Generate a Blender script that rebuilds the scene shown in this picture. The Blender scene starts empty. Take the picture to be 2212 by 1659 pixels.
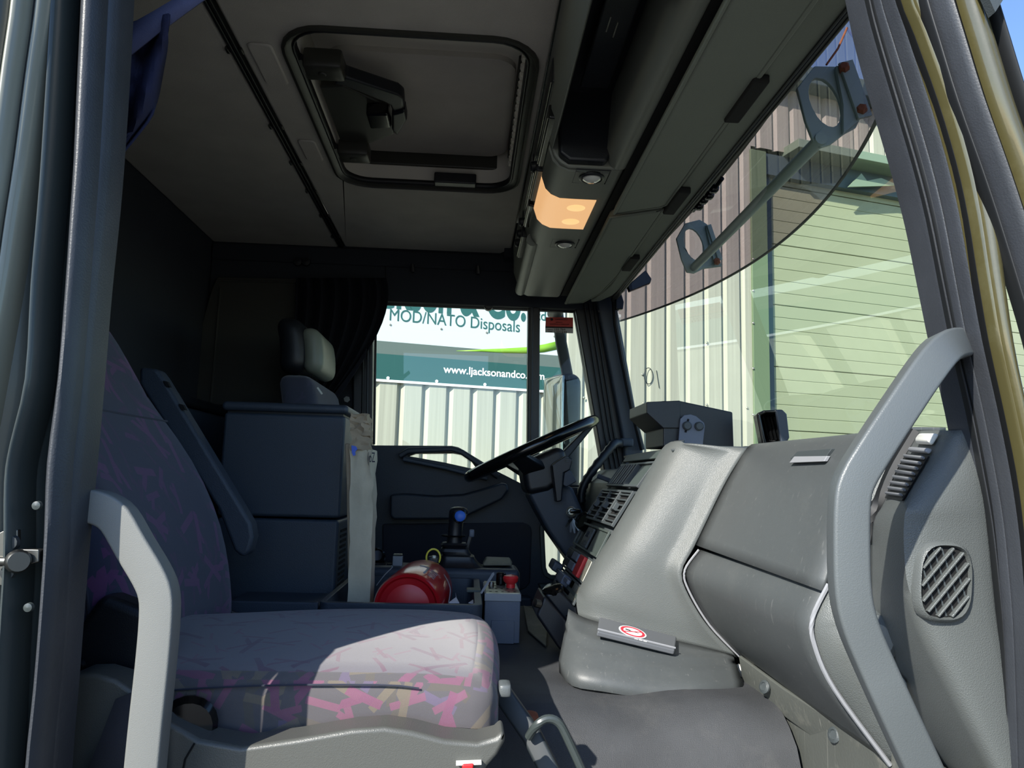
import bpy, bmesh, math, random
from mathutils import Vector, Matrix
from mathutils.geometry import tessellate_polygon
random.seed(7)
R = math.radians
PI = math.pi
H = 1.95            # camera height above the yard; everything is modelled relative to the eye, then raised by H
# ------------------------------------------------------------------ camera
F = 1600.0; CX = 1106.0; CY = 829.5
_Y = Vector(((1010-CX)/F, (1035-CY)/F, 1)).normalized()
_h = Vector((1, .028, 0))
_X = (_h-_h.dot(_Y)*_Y).normalized()
_Z = _X.cross(_Y)
if _Z.y > 0: _Z = -_Z
scene = bpy.context.scene
cam = bpy.data.objects.new('camera', bpy.data.cameras.new('camera'))
scene.collection.objects.link(cam)
m3 = Matrix((( _X.x, -_X.y, -_X.z), (_Y.x, -_Y.y, -_Y.z), (_Z.x, -_Z.y, -_Z.z)))
cam.matrix_world = Matrix.Translation((0, 0, H)) @ m3.to_4x4()
cam.data.sensor_width = 36; cam.data.lens = F/2212*36
cam.data.clip_start = .02; cam.data.clip_end = 200
scene.camera = cam
# ------------------------------------------------------------------ light
SUN = Vector((.82, 1, -.84)).normalized()
w = bpy.data.worlds.new('world'); scene.world = w; w.use_nodes = True
nt = w.node_tree; bg = nt.nodes['Background']
sky = nt.nodes.new('ShaderNodeTexSky'); sky.sky_type = 'NISHITA'; sky.sun_disc = False
sky.sun_elevation = math.asin(-SUN.z); sky.sun_rotation = math.atan2(-SUN.x, -SUN.y)
sky.air_density = .85; sky.dust_density = .25; sky.ozone_density = 4.0
nt.links.new(sky.outputs[0], bg.inputs[0]); bg.inputs[1].default_value = .165
sl = bpy.data.objects.new('sun', bpy.data.lights.new('sun', 'SUN'))
sl.data.energy = 4.6; sl.data.angle = R(.6); sl.data.color = (1, .955, .87)
sl.rotation_euler = SUN.to_track_quat('-Z', 'Y').to_euler(); sl.location = (-3, -4, 6)
scene.collection.objects.link(sl)
vs = scene.view_settings
vs.view_transform = 'Standard'; vs.look = 'None'; vs.gamma = 1; vs.use_curve_mapping = False
vs.exposure = 0.92
scene.cycles.max_bounces = 10; scene.cycles.diffuse_bounces = 6
scene.cycles.transparent_max_bounces = 16
scene.cycles.use_denoising = True

# ------------------------------------------------------------------ unprojection
def ray(px, py):
    c = Vector(((px-CX)/F, (py-CY)/F, 1))
    return Vector((_X.dot(c), _Y.dot(c), _Z.dot(c)))
def P(px, py, X=None, Y=None, Z=None):
    d = ray(px, py)
    k = X/d.x if X is not None else (Y/d.y if Y is not None else Z/d.z)
    return d*k
_a = R(75.4)
U = Vector((math.sin(_a), math.cos(_a), 0)); N = Vector((U.y, -U.x, 0)); W0 = P(960, 1033, Y=6.2)
def Wp(s, z, off=0.):
    v = W0+U*s+N*off; v.z = z; return v
def Ws(px, py, off=0.):
    d = ray(px, py); p = d*((W0.dot(N)+off)/d.dot(N))
    return (p-W0).dot(U), p.z

# ------------------------------------------------------------------ materials
def lin(c):
    if isinstance(c, str):
        c = [int(c[i:i+2], 16)/255 for i in (0, 2, 4)]
    return tuple(x/12.92 if x <= .04045 else ((x+.055)/1.055)**2.4 for x in c)
MATS = {}
def mat(name, col, rough=.5, metal=0., bump=0., bscale=400., var=0., vscale=6., spec=.5, emit=None, es=0., coat=0., vor=False, dirt=0., dcol='8a8577'):
    m = bpy.data.materials.new(name); m.use_nodes = True; t = m.node_tree; n = t.nodes; L = t.links
    b = n['Principled BSDF']; c = lin(col)
    b.inputs['Base Color'].default_value = (*c, 1); b.inputs['Roughness'].default_value = rough
    b.inputs['Metallic'].default_value = metal; b.inputs['Specular IOR Level'].default_value = spec
    b.inputs['Coat Weight'].default_value = coat
    if emit:
        b.inputs['Emission Color'].default_value = (*lin(emit), 1); b.inputs['Emission Strength'].default_value = es
    tc = n.new('ShaderNodeTexCoord')
    if bump:
        tx = n.new('ShaderNodeTexVoronoi' if vor else 'ShaderNodeTexNoise'); tx.inputs['Scale'].default_value = bscale
        bp = n.new('ShaderNodeBump'); bp.inputs['Strength'].default_value = bump; bp.inputs['Distance'].default_value = .002
        L.new(tc.outputs['Object'], tx.inputs['Vector']); L.new(tx.outputs[0], bp.inputs['Height']); L.new(bp.outputs[0], b.inputs['Normal'])
    last = None
    if var:
        nz = n.new('ShaderNodeTexNoise'); nz.inputs['Scale'].default_value = vscale; nz.inputs['Detail'].default_value = 6
        L.new(tc.outputs['Object'], nz.inputs['Vector'])
        mr = n.new('ShaderNodeMapRange'); mr.inputs[1].default_value = .3; mr.inputs[2].default_value = .7
        mr.inputs[3].default_value = 1-var; mr.inputs[4].default_value = 1+var
        L.new(nz.outputs[0], mr.inputs[0])
        mx = n.new('ShaderNodeVectorMath'); mx.operation = 'SCALE'; mx.inputs[0].default_value = c
        L.new(mr.outputs[0], mx.inputs['Scale']); L.new(mx.outputs[0], b.inputs['Base Color']); last = mx.outputs[0]
    if dirt:
        nz = n.new('ShaderNodeTexNoise'); nz.inputs['Scale'].default_value = 9; nz.inputs['Detail'].default_value = 10; nz.inputs['Roughness'].default_value = .75
        L.new(tc.outputs['Object'], nz.inputs['Vector'])
        mr = n.new('ShaderNodeMapRange'); mr.inputs[1].default_value = .52; mr.inputs[2].default_value = .78; mr.inputs[4].default_value = dirt
        L.new(nz.outputs[0], mr.inputs[0])
        mx = n.new('ShaderNodeMix'); mx.data_type = 'RGBA'
        mx.inputs[6].default_value = (*c, 1); mx.inputs[7].default_value = (*lin(dcol), 1)
        if last: L.new(last, mx.inputs[6])
        L.new(mr.outputs[0], mx.inputs[0]); L.new(mx.outputs[2], b.inputs['Base Color'])
    MATS[name] = m
    return m
def glass(name, tint, ior=1.5, rough=0.0, k=1.25):
    m = bpy.data.materials.new(name); m.use_nodes = True; t = m.node_tree; n = t.nodes; L = t.links
    n.clear(); o = n.new('ShaderNodeOutputMaterial')
    tr = n.new('ShaderNodeBsdfTransparent'); tr.inputs[0].default_value = (*tint, 1)
    gl = n.new('ShaderNodeBsdfGlossy'); gl.inputs['Roughness'].default_value = rough; gl.inputs[0].default_value = (.95, 1, .97, 1)
    ge = n.new('ShaderNodeNewGeometry'); dt = n.new('ShaderNodeVectorMath'); dt.operation = 'DOT_PRODUCT'
    L.new(ge.outputs['Normal'], dt.inputs[0]); L.new(ge.outputs['Incoming'], dt.inputs[1])
    def mm(op, *v):
        q = n.new('ShaderNodeMath'); q.operation = op
        for i, x in enumerate(v):
            if isinstance(x, (int, float)): q.inputs[i].default_value = x
            else: L.new(x, q.inputs[i])
        return q.outputs[0]
    f0 = ((ior-1)/(ior+1))**2
    fr = mm('ADD', mm('MULTIPLY', mm('POWER', mm('SUBTRACT', 1., mm('ABSOLUTE', dt.outputs['Value'])), 5.), (1-f0)*k), f0*k)
    mx = n.new('ShaderNodeMixShader')
    L.new(fr, mx.inputs[0]); L.new(tr.outputs[0], mx.inputs[1]); L.new(gl.outputs[0], mx.inputs[2]); L.new(mx.outputs[0], o.inputs[0])
    MATS[name] = m
    return m
def fabric(name, base, cols, scale, weave=900, cover=1.0):
    """woven cloth with short random strokes laid over a plain ground, mapped on uv (metres)"""
    m = bpy.data.materials.new(name); m.use_nodes = True; t = m.node_tree; n = t.nodes; L = t.links
    b = n['Principled BSDF']; b.inputs['Roughness'].default_value = .95; b.inputs['Specular IOR Level'].default_value = .15
    b.inputs['Sheen Weight'].default_value = .25
    uv = n.new('ShaderNodeUVMap')
    def math_(op, a, bb=None):
        q = n.new('ShaderNodeMath'); q.operation = op
        for i, v in enumerate((a, bb)):
            if v is None: continue
            if isinstance(v, (int, float)): q.inputs[i].default_value = v
            else: L.new(v, q.inputs[i])
        return q.outputs[0]
    cur = None
    for k, (c, hw, hl, sc) in enumerate(cols):
        mp = n.new('ShaderNodeMapping'); mp.inputs['Location'].default_value = (k*3.7, k*1.3, 0); mp.inputs['Scale'].default_value = (scale*sc,)*3
        L.new(uv.outputs[0], mp.inputs[0])
        vo = n.new('ShaderNodeTexVoronoi'); vo.voronoi_dimensions = '2D'; vo.inputs['Scale'].default_value = 1
        L.new(mp.outputs[0], vo.inputs['Vector'])
        sb = n.new('ShaderNodeVectorMath'); sb.operation = 'SUBTRACT'
        L.new(mp.outputs[0], sb.inputs[0]); L.new(vo.outputs['Position'], sb.inputs[1])
        sp = n.new('ShaderNodeSeparateColor'); L.new(vo.outputs['Color'], sp.inputs[0])
        an = math_('MULTIPLY', sp.outputs[0], 6.283)
        vr = n.new('ShaderNodeVectorRotate'); vr.rotation_type = 'Z_AXIS'
        L.new(sb.outputs[0], vr.inputs[0]); L.new(an, vr.inputs['Angle'])
        sx = n.new('ShaderNodeSeparateXYZ'); L.new(vr.outputs[0], sx.inputs[0])
        mk = math_('MULTIPLY', math_('LESS_THAN', math_('ABSOLUTE', sx.outputs[0]), hw), math_('LESS_THAN', math_('ABSOLUTE', sx.outputs[1]), hl))
        # a second arm makes Y and V shapes
        sh = math_('ADD', sx.outputs[0], math_('MULTIPLY', sx.outputs[1], .8))
        mk2 = math_('MULTIPLY', math_('LESS_THAN', math_('ABSOLUTE', sh), hw*1.2), math_('LESS_THAN', math_('ABSOLUTE', math_('SUBTRACT', sx.outputs[1], hl*.5)), hl*.5))
        mk2 = math_('MULTIPLY', mk2, math_('GREATER_THAN', sp.outputs[2], .45))
        mk = math_('MAXIMUM', mk, mk2)
        mk = math_('MULTIPLY', mk, math_('GREATER_THAN', sp.outputs[1], .15))
        mx = n.new('ShaderNodeMix'); mx.data_type = 'RGBA'
        if cur is None: mx.inputs[6].default_value = (*lin(base), 1)
        else: L.new(cur, mx.inputs[6])
        mx.inputs[7].default_value = (*lin(c), 1)
        L.new(math_('MULTIPLY', mk, .9*cover), mx.inputs[0]); cur = mx.outputs[2]
    wv = n.new('ShaderNodeTexWave'); wv.inputs['Scale'].default_value = weave/6.28; wv.bands_direction = 'DIAGONAL'; wv.inputs['Distortion'].default_value = .6
    L.new(uv.outputs[0], wv.inputs[0])
    hs = n.new('ShaderNodeMix'); hs.data_type = 'RGBA'; hs.blend_type = 'MULTIPLY'; hs.inputs[0].default_value = .55
    L.new(cur, hs.inputs[6]); L.new(wv.outputs[0], hs.inputs[7]); L.new(hs.outputs[2], b.inputs['Base Color'])
    bp = n.new('ShaderNodeBump'); bp.inputs['Strength'].default_value = .35; bp.inputs['Distance'].default_value = .001
    L.new(wv.outputs[0], bp.inputs['Height']); L.new(bp.outputs[0], b.inputs['Normal'])
    MATS[name] = m
    return m

mat('dash', '575b5a', .42, bump=.22, bscale=800, vor=True, var=.08, vscale=5, dirt=.12, dcol='7d7c76')
mat('dash_lid', '494d4e', .45, bump=.12, bscale=900, var=.07, vscale=5, dirt=.18, dcol='777772')
mat('dash_dark', '3c4244', .5, bump=.2, bscale=600)
mat('dash_green', '3c4542', .5, bump=.15, bscale=600, dirt=.3)
mat('black_plastic', '171a1f', .42, bump=.15, bscale=700)
mat('black_gloss', '0c0d0e', .16)
mat('navy_plastic', '333c47', .48, bump=.3, bscale=700, var=.06)
mat('navy_door', '222a33', .5, bump=.3, bscale=500, var=.05)
mat('ceiling', 'bdb8ae', .95, bump=.6, bscale=900, var=.07, vscale=10, spec=.1)
mat('ceiling_dark', '262a31', .9, bump=.3, bscale=800)
mat('console_top', '676a62', .45, bump=.12, bscale=900)
mat('visor', '72786d', .75, bump=.25, bscale=700, var=.04)
mat('hatch_plastic', '35352f', .4, bump=.1, bscale=900)
mat('hatch_well', 'c8c3b6', .6)
mat('rubber', '33363b', .45, bump=.15, bscale=500, var=.12, vscale=20)
mat('rubber_black', '141618', .5)
mat('olive', '4a462c', .25, bump=.03, bscale=300, coat=.8, dirt=.15, dcol='8d8a70')
mat('olive_dark', '3a4140', .35, bump=.05, bscale=300, coat=.2)
mat('flange', '85867a', .34, coat=.5, bump=.02, bscale=200)  # olive edge paint lightened; its bright highlights are put into the colour
mat('steel', '6e6e6a', .38, 1.)
mat('zinc', '9a9a8e', .4, .7, var=.3, vscale=60)
mat('handle', '555a5b', .4, bump=.15, bscale=900)
mat('handle_light', '6f716e', .5, bump=.2, bscale=1200)
mat('valance', '50514d', .38, bump=.2, bscale=900)
mat('seat_leather', '7b8074', .4, bump=.15, bscale=700)
mat('belt', '2b2c33', .9, bump=.4, bscale=900)
mat('curtain_navy', '2f3149', .9, bump=.4, bscale=900, spec=.1)
mat('strap', '50526e', .8, bump=.4, bscale=900, spec=.2)
mat('curtain_dark', '202127', .95, bump=.4, bscale=900, spec=.1)
mat('panel_grey', '3a3935', .9, bump=.3, bscale=500)
mat('mat_black', '3d3f42', .6, bump=.6, bscale=1100, var=.22, vscale=8, dirt=.3, dcol='6f6e6a')
mat('metal_grey', '50534f', .5, bump=.2, bscale=200, var=.08, dirt=.7, dcol='8a887e')
mat('red_paint', 'b3121c', .28, coat=.5, dirt=.15, dcol='7a3a3a')
mat('red_plastic', 'c4282c', .35)
mat('kraft', 'a09078', .9, bump=.5, bscale=60, var=.12, vscale=20)
mat('kraft_light', 'c2b8a0', .9, bump=.5, bscale=60, var=.1, vscale=20)
mat('blue_paint', '4a6ad0', .6)
mat('blue_button', '2c66c8', .4)
mat('yellow', 'd8cc3c', .4)
mat('white_plastic', 'dcdcd4', .4)
mat('paper', 'd8d8dc', .8)
mat('light_grey', '8a8c90', .5)
mat('box_grey', '5b6270', .5, bump=.1, bscale=300, dirt=.2)
mat('lid_slate', '5b5e62', .35, bump=.08, bscale=900)
mat('clear_lens', 'cfd0ca', .08, coat=1.)
mat('lamp_lens', 'e8c090', .4, emit='ffc488', es=.40)
mat('lamp_core', 'ffd080', .4, emit='ffd090', es=.50)
mat('green_metal', '8b9c99', .5, bump=.2, bscale=60, dirt=.3, dcol='90988c')
mat('dark_steel', '262c2f', .5)
mat('rust', '8a5038', .8, .3, bump=.5, bscale=300)
mat('clad', 'adac9c', .5, spec=.3)
mat('clad_dark', '555850', .6)
mat('board_white', 'ccd4d4', .4)
mat('board_grey', '5f6b65', .45)
mat('board_teal', '275550', .45)
mat('board_lime', '7dac34', .45)
mat('text_teal', '2b5f5c', .5)
mat('text_white', 'f4f4f4', .5)
mat('text_dark', '2a2b3a', .8)
mat('text_black', '101010', .8)
mat('shutter', '979e80', .5, var=.04, vscale=2, spec=.3)
mat('flashing', '67795a', .5)
mat('slate', '45565a', .5)
mat('hood_green', '7f927c', .5)
mat('asphalt', '67645e', .9, bump=.6, bscale=60, var=.15, vscale=2)
mat('tag_red', 'a83226', .6)
mat('tag_grey', 'a09c96', .6)
mat('sticker_white', 'f0f0ee', .4)
mat('sticker_red', 'c8283c', .4)
mat('mirror', 'b8bcb8', .02, 1.)
mat('dark_void', '08090a', .9)
glass('glass_screen', (.89, .94, .87), 1.6)
glass('glass_side', (.93, .96, .93), 1.35)
glass('acrylic', (.46, .37, .43), 1.3, 0., .3)
fabric('fabric_seat', '676467', [('6c6761', .10, .42, .95), ('746a80', .08, .34, .8), ('8f6478', .085, .42, 1.0), ('80776a', .08, .36, .85), ('8c5f76', .09, .40, .9)], 19, 3300)
fabric('fabric_shaded', '3e4357', [('6c4470', .07, .38, 1.0), ('53405f', .08, .40, 1.3), ('704672', .07, .40, .8)], 15, 3300, .95)  # seat cloth darkened and blued; the backrest's shade is put into the colour
fabric('fabric_top', '7e7b81', [('7a5468', .04, .36, 1.0), ('846074', .04, .30, 1.3), ('6d5066', .045, .36, .8)], 15, 3300, .7)
fabric('fabric_plain', '4c5060', [('5e5a70', .05, .3, 1.2)], 14, 3300, .4)
# worn streaks for cladding: vertical dirt, on top of the base colour
def streaks(name, amount=.12, sx=40):
    t = MATS[name].node_tree; n = t.nodes; L = t.links; b = n['Principled BSDF']
    base = b.inputs['Base Color'].default_value[:]
    tc = n.new('ShaderNodeTexCoord'); mp = n.new('ShaderNodeMapping'); mp.inputs['Scale'].default_value = (sx, sx, .6)
    nz = n.new('ShaderNodeTexNoise'); nz.inputs['Scale'].default_value = 1; nz.inputs['Detail'].default_value = 4
    L.new(tc.outputs['Object'], mp.inputs[0]); L.new(mp.outputs[0], nz.inputs[0])
    mr = n.new('ShaderNodeMapRange'); mr.inputs[1].default_value = .35; mr.inputs[2].default_value = .65; mr.inputs[3].default_value = 1-amount; mr.inputs[4].default_value = 1+amount*.4
    L.new(nz.outputs[0], mr.inputs[0])
    mx = n.new('ShaderNodeVectorMath'); mx.operation = 'SCALE'; mx.inputs[0].default_value = base[:3]
    L.new(mr.outputs[0], mx.inputs['Scale']); L.new(mx.outputs[0], b.inputs['Base Color'])
streaks('clad')
def scratches(name, amt=.2, col='8f8f8c'):
    t = MATS[name].node_tree; n = t.nodes; L = t.links; b = n['Principled BSDF']; src = b.inputs['Base Color'].links[0].from_socket
    tc = n.new('ShaderNodeTexCoord'); mp = n.new('ShaderNodeMapping'); mp.inputs['Rotation'].default_value = (R(38), R(12), R(25)); mp.inputs['Scale'].default_value = (190, 190, 2.2)
    nz = n.new('ShaderNodeTexNoise'); nz.inputs['Scale'].default_value = 1; nz.inputs['Detail'].default_value = 2
    L.new(tc.outputs['Object'], mp.inputs[0]); L.new(mp.outputs[0], nz.inputs[0])
    mr = n.new('ShaderNodeMapRange'); mr.inputs[1].default_value = .66; mr.inputs[2].default_value = .74; mr.inputs[4].default_value = amt
    L.new(nz.outputs[0], mr.inputs[0]); mx = n.new('ShaderNodeMix'); mx.data_type = 'RGBA'; mx.inputs[7].default_value = (*lin(col), 1)
    L.new(mr.outputs[0], mx.inputs[0]); L.new(src, mx.inputs[6]); L.new(mx.outputs[2], b.inputs['Base Color'])
scratches('dash_lid'); scratches('metal_grey', .4, '8f8f88')

# ------------------------------------------------------------------ mesh helpers
class G:
    def __init__(s): s.b = bmesh.new()
    def face(s, vs):
        try: return s.b.faces.new(vs)
        except ValueError: return None
    def box(s, x0, x1, y0, y1, z0, z1):
        return s.hexa([(x0, y0, z0), (x1, y0, z0), (x1, y1, z0), (x0, y1, z0)], [(x0, y0, z1), (x1, y0, z1), (x1, y1, z1), (x0, y1, z1)])
    def hexa(s, a, c):
        a = [s.b.verts.new(p) for p in a]; c = [s.b.verts.new(p) for p in c]; k = len(a)
        s.face(a[::-1]); s.face(c)
        for i in range(k): s.face((a[i], a[(i+1) % k], c[(i+1) % k], c[i]))
        return s
    def prism(s, poly, vec):
        v = Vector(vec); poly = [Vector(p) for p in poly]
        return s.hexa(poly, [p+v for p in poly])
    def holed(s, outer, holes, vec):
        loops = [[Vector(p) for p in outer]]+[[Vector(p) for p in h] for h in holes]
        tris = tessellate_polygon(loops); v = Vector(vec)
        flat = [p for l in loops for p in l]
        a = [s.b.verts.new(p) for p in flat]; c = [s.b.verts.new(p+v) for p in flat]
        for t in tris: s.face([a[i] for i in t]); s.face([c[i] for i in t[::-1]])
        o = 0
        for l in loops:
            k = len(l)
            for i in range(k): s.face((a[o+i], a[o+(i+1) % k], c[o+(i+1) % k], c[o+i]))
            o += k
        return s
    def rings(s, rs, closed=True, cap=True):
        vv = [[s.b.verts.new(p) for p in r] for r in rs]
        for a, c in zip(vv, vv[1:]):
            k = len(a)
            for i in range(k if closed else k-1):
                s.face((a[i], a[(i+1) % k], c[(i+1) % k], c[i]))
        if cap and closed:
            s.face(vv[0][::-1]); s.face(vv[-1])
        return s
    def grid(s, rows): return s.rings(rows, False, False)
    def sweep(s, pts, prof, up=(0, 1, 0), loop=False):
        """prof: 2d points (a along side, b along up)"""
        pts = [Vector(p) for p in pts]; up = Vector(up).normalized(); rs = []
        n = len(pts)
        for i, p in enumerate(pts):
            if loop: d = pts[(i+1) % n]-pts[i-1]
            else: d = pts[min(i+1, n-1)]-pts[max(i-1, 0)]
            d.normalize(); u = (up-up.dot(d)*d).normalized(); side = d.cross(u)
            k = 1.
            if 0 < i < n-1:
                d1 = (pts[i]-pts[i-1]).normalized(); k = 1/max(.5, d1.dot(d))
            pr = prof[i] if callable(getattr(prof, 'keys', None)) else prof
            rs.append([p+side*a*k+u*c for a, c in pr])
        if loop: rs.append(rs[0])
        return s.rings(rs, True, not loop)
    def tube(s, pts, r, n=10, up=(.13, .2, 1), loop=False):
        pts = [Vector(p) for p in pts]
        if len(pts) > 1 and not loop and abs((pts[-1]-pts[0]).normalized().dot(Vector(up).normalized())) > .95: up = (1, .1, 0)
        return s.sweep(pts, [(r*math.cos(2*PI*i/n), r*math.sin(2*PI*i/n)) for i in range(n)], up, loop)
    def lathe(s, o, ax, prof, n=24):
        o = Vector(o); ax = Vector(ax).normalized(); u = ax.orthogonal().normalized(); v = ax.cross(u)
        rs = []
        for r, h in prof:
            rs.append([o+ax*h+(u*math.cos(2*PI*i/n)+v*math.sin(2*PI*i/n))*max(r, 1e-5) for i in range(n)])
        return s.rings(rs)
    def rbox(s, c, size, r=.02, n=8, f=None):
        """rounded box; f maps a point (local, relative to the centre) to a new point"""
        c = Vector(c); hx = Vector(size)/2
        tmp = bmesh.new(); bmesh.ops.create_cube(tmp, size=2)
        bmesh.ops.subdivide_edges(tmp, edges=tmp.edges[:], cuts=n, use_grid_fill=True)
        vm = {}
        for v in tmp.verts:
            q = Vector([math.copysign(min(1, abs(x)), x) for x in v.co])
            # push the grid lines towards the edges
            q = Vector([math.sin(x*PI/2) for x in q])
            p = Vector([q[i]*hx[i] for i in range(3)])
            inn = Vector([max(-(hx[i]-r), min(hx[i]-r, p[i])) for i in range(3)])
            d = p-inn
            if d.length > 1e-9: p = inn+d.normalized()*r
            if f: p = f(p)
            vm[v] = s.b.verts.new(c+p)
        for fc in tmp.faces: s.face([vm[v] for v in fc.verts])
        tmp.free(); return s
def smooth_path(pts, k=4):
    pts = [Vector(p) for p in pts]; out = []
    for i in range(len(pts)-1):
        p0 = pts[max(i-1, 0)]; p1 = pts[i]; p2 = pts[i+1]; p3 = pts[min(i+2, len(pts)-1)]
        for j in range(k):
            t = j/k
            out.append(.5*((2*p1)+(p2-p0)*t+(2*p0-5*p1+4*p2-p3)*t*t+(3*p1-p0-3*p2+p3)*t**3))
    out.append(pts[-1]); return out
def rrect(w, h, r, n=4):
    out = []
    for cx, cy, a in ((w/2-r, h/2-r, 0), (-w/2+r, h/2-r, 90), (-w/2+r, -h/2+r, 180), (w/2-r, -h/2+r, 270)):
        for i in range(n+1):
            t = R(a+90*i/n); out.append((cx+r*math.cos(t), cy+r*math.sin(t)))
    return out
COL = scene.collection
def obj(name, g, m, parent=None, bevel=0., seg=2, ang=35, solid=0., sub=0, uv=False, soff=0):
    bm = g.b
    bmesh.ops.recalc_face_normals(bm, faces=bm.faces[:])
    if uv:
        l = bm.loops.layers.uv.new('UVMap')
        for f in bm.faces:
            nn = [abs(x) for x in f.normal]; k = nn.index(max(nn))
            for q in f.loops:
                c = q.vert.co
                q[l].uv = ((c.y, c.z) if k == 0 else (c.x, c.z) if k == 1 else (c.x, c.y))
    me = bpy.data.meshes.new(name); bm.to_mesh(me); bm.free()
    me.materials.append(MATS[m])
    for p in me.polygons: p.use_smooth = True
    me.set_sharp_from_angle(angle=R(ang))
    o = bpy.data.objects.new(name, me); COL.objects.link(o); o.parent = parent
    if solid:
        q = o.modifiers.new('solid', 'SOLIDIFY'); q.thickness = solid; q.offset = soff
    if bevel:
        q = o.modifiers.new('bevel', 'BEVEL'); q.width = bevel; q.segments = seg; q.limit_method = 'ANGLE'; q.angle_limit = R(40); q.harden_normals = True
    if sub:
        q = o.modifiers.new('sub', 'SUBSURF'); q.levels = sub; q.render_levels = sub
    return o
def tag(o, label, cat, group=None):
    o['label'] = label; o['category'] = cat
    if group: o['group'] = group
    return o
def thing(name, label, cat, group=None):
    o = bpy.data.objects.new(name, None); COL.objects.link(o); o.empty_display_size = .05
    return tag(o, label, cat, group)
def struct(name, label=None):
    o = bpy.data.objects.new(name, None); COL.objects.link(o); o['kind'] = 'structure'
    if label: o['label'] = label
    return o
def text(s, name, origin, xd, yd, width, height, m, parent, bold=0., ext=.001, align_base=True):
    cu = bpy.data.curves.new(name, 'FONT'); cu.body = s; cu.extrude = .002; cu.offset = bold
    t = bpy.data.objects.new(name, cu); COL.objects.link(t)
    dg = bpy.context.evaluated_depsgraph_get(); me = bpy.data.meshes.new_from_object(t.evaluated_get(dg))
    COL.objects.unlink(t); bpy.data.objects.remove(t)
    xs = [v.co.x for v in me.vertices]; x0, x1 = min(xs), max(xs)
    xd = Vector(xd).normalized(); yd = Vector(yd).normalized(); zd = xd.cross(yd); o = Vector(origin)
    for v in me.vertices:
        c = v.co.copy()
        v.co = o+xd*((c.x-x0)/(x1-x0)*width)+yd*(c.y/.69*height)+zd*(ext if c.z > 0 else 0)
    me.materials.clear(); me.materials.append(MATS[m]); me.name = name
    ob = bpy.data.objects.new(name, me); COL.objects.link(ob); ob.parent = parent
    return ob
def PL(pts, **k): return [P(x, y, **k) for x, y in pts]
def lerp(a, b, t): return a+(b-a)*t

# ================================================================== YARD AND BUILDING
g = G(); g.box(-40, 40, -40, 40, -1.97, -1.95)
yard = obj('ground', g, 'asphalt'); yard['kind'] = 'structure'; yard['label'] = 'concrete yard the lorry stands on'

bl = thing('industrial_building', 'large cream corrugated metal building outside the cab with green shutter door', 'building')
def corr_profile(s0, s1, pitch=.205):
    pts = []; k = math.floor(s0/pitch)
    raw = []
    s = k*pitch
    while s < s1+pitch:
        for ds, o in ((0, 0), (.006, 0), (.042, .034), (.182, .034)):
            raw.append((s+ds, o))
        s += pitch
    # clip
    def at(x):
        for (a, oa), (c, oc) in zip(raw, raw[1:]):
            if a <= x <= c: return oa+(oc-oa)*(x-a)/max(c-a, 1e-9)
        return 0
    return [(s0, at(s0))]+[q for q in raw if s0 < q[0] < s1]+[(s1, at(s1))]
def corr_sheet(s0, s1, z0, z1, base=0.):
    pr = corr_profile(s0, s1); g = G()
    outer = [Wp(s, z0, base+o) for s, o in pr]+[Wp(s, z0, base+o-.004) for s, o in pr[::-1]]
    top = [p+Vector((0, 0, z1-z0)) for p in outer]
    return g.rings([outer, top], True, False)
for k in range(-10, 3):
    obj('cladding_sheet', corr_sheet(k*1.025, min((k+1)*1.025, 3.0), -1.93, 4.16), 'clad', bl, ang=20)
for k in range(6):
    obj('cladding_sheet', corr_sheet(3.0+k*1.025, 3.0+(k+1)*1.025, 3.4, 4.16), 'clad', bl, ang=20)
for s0, s1 in ((8.0, 9.1), (9.1, 10.2)):
    obj('cladding_sheet', corr_sheet(s0, s1, -1.93, 3.4), 'clad', bl, ang=20)
g = G(); g.hexa([Wp(-10.3, -1.95, -.3), Wp(10.3, -1.95, -.3), Wp(10.3, -1.95, -.35), Wp(-10.3, -1.95, -.35)], [Wp(-10.3, 4.28, -.3), Wp(10.3, 4.28, -.3), Wp(10.3, 4.28, -.35), Wp(-10.3, 4.28, -.35)])
obj('inner_wall', g, 'slate', bl)
def wbox(s0, s1, z0, z1, o0, o1):
    return G().hexa([Wp(s0, z0, o0), Wp(s1, z0, o0), Wp(s1, z0, o1), Wp(s0, z0, o1)], [Wp(s0, z1, o0), Wp(s1, z1, o0), Wp(s1, z1, o1), Wp(s0, z1, o1)])
obj('eave_gutter', wbox(-10.3, 10.3, 4.09, 4.28, 0, .22), 'slate', bl, bevel=.02)
obj('roof_edge', wbox(-10.3, 10.3, 4.28, 4.33, -3, .1), 'slate', bl)
obj('door_flashing', wbox(2.985, 3.17, -1.93, 3.36, -.05, .055), 'flashing', bl, bevel=.006)
obj('guide_rail', wbox(3.17, 3.285, -1.93, 3.3, -.25, -.03), 'slate', bl, bevel=.004)
obj('door_flashing', wbox(7.62, 7.8, -1.93, 3.36, -.05, .055), 'flashing', bl, bevel=.006)
obj('guide_rail', wbox(7.5, 7.62, -1.93, 3.3, -.25, -.03), 'slate', bl, bevel=.004)
obj('hood_flashing', wbox(3.4, 8.0, 3.36, 3.45, -.02, .26), 'hood_green', bl, bevel=.006)
obj('hood_soffit', wbox(3.17, 8.0, 3.14, 3.36, -.25, .02), 'slate', bl)  # hood underside; its shadow is put into the dark slate colour
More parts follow.
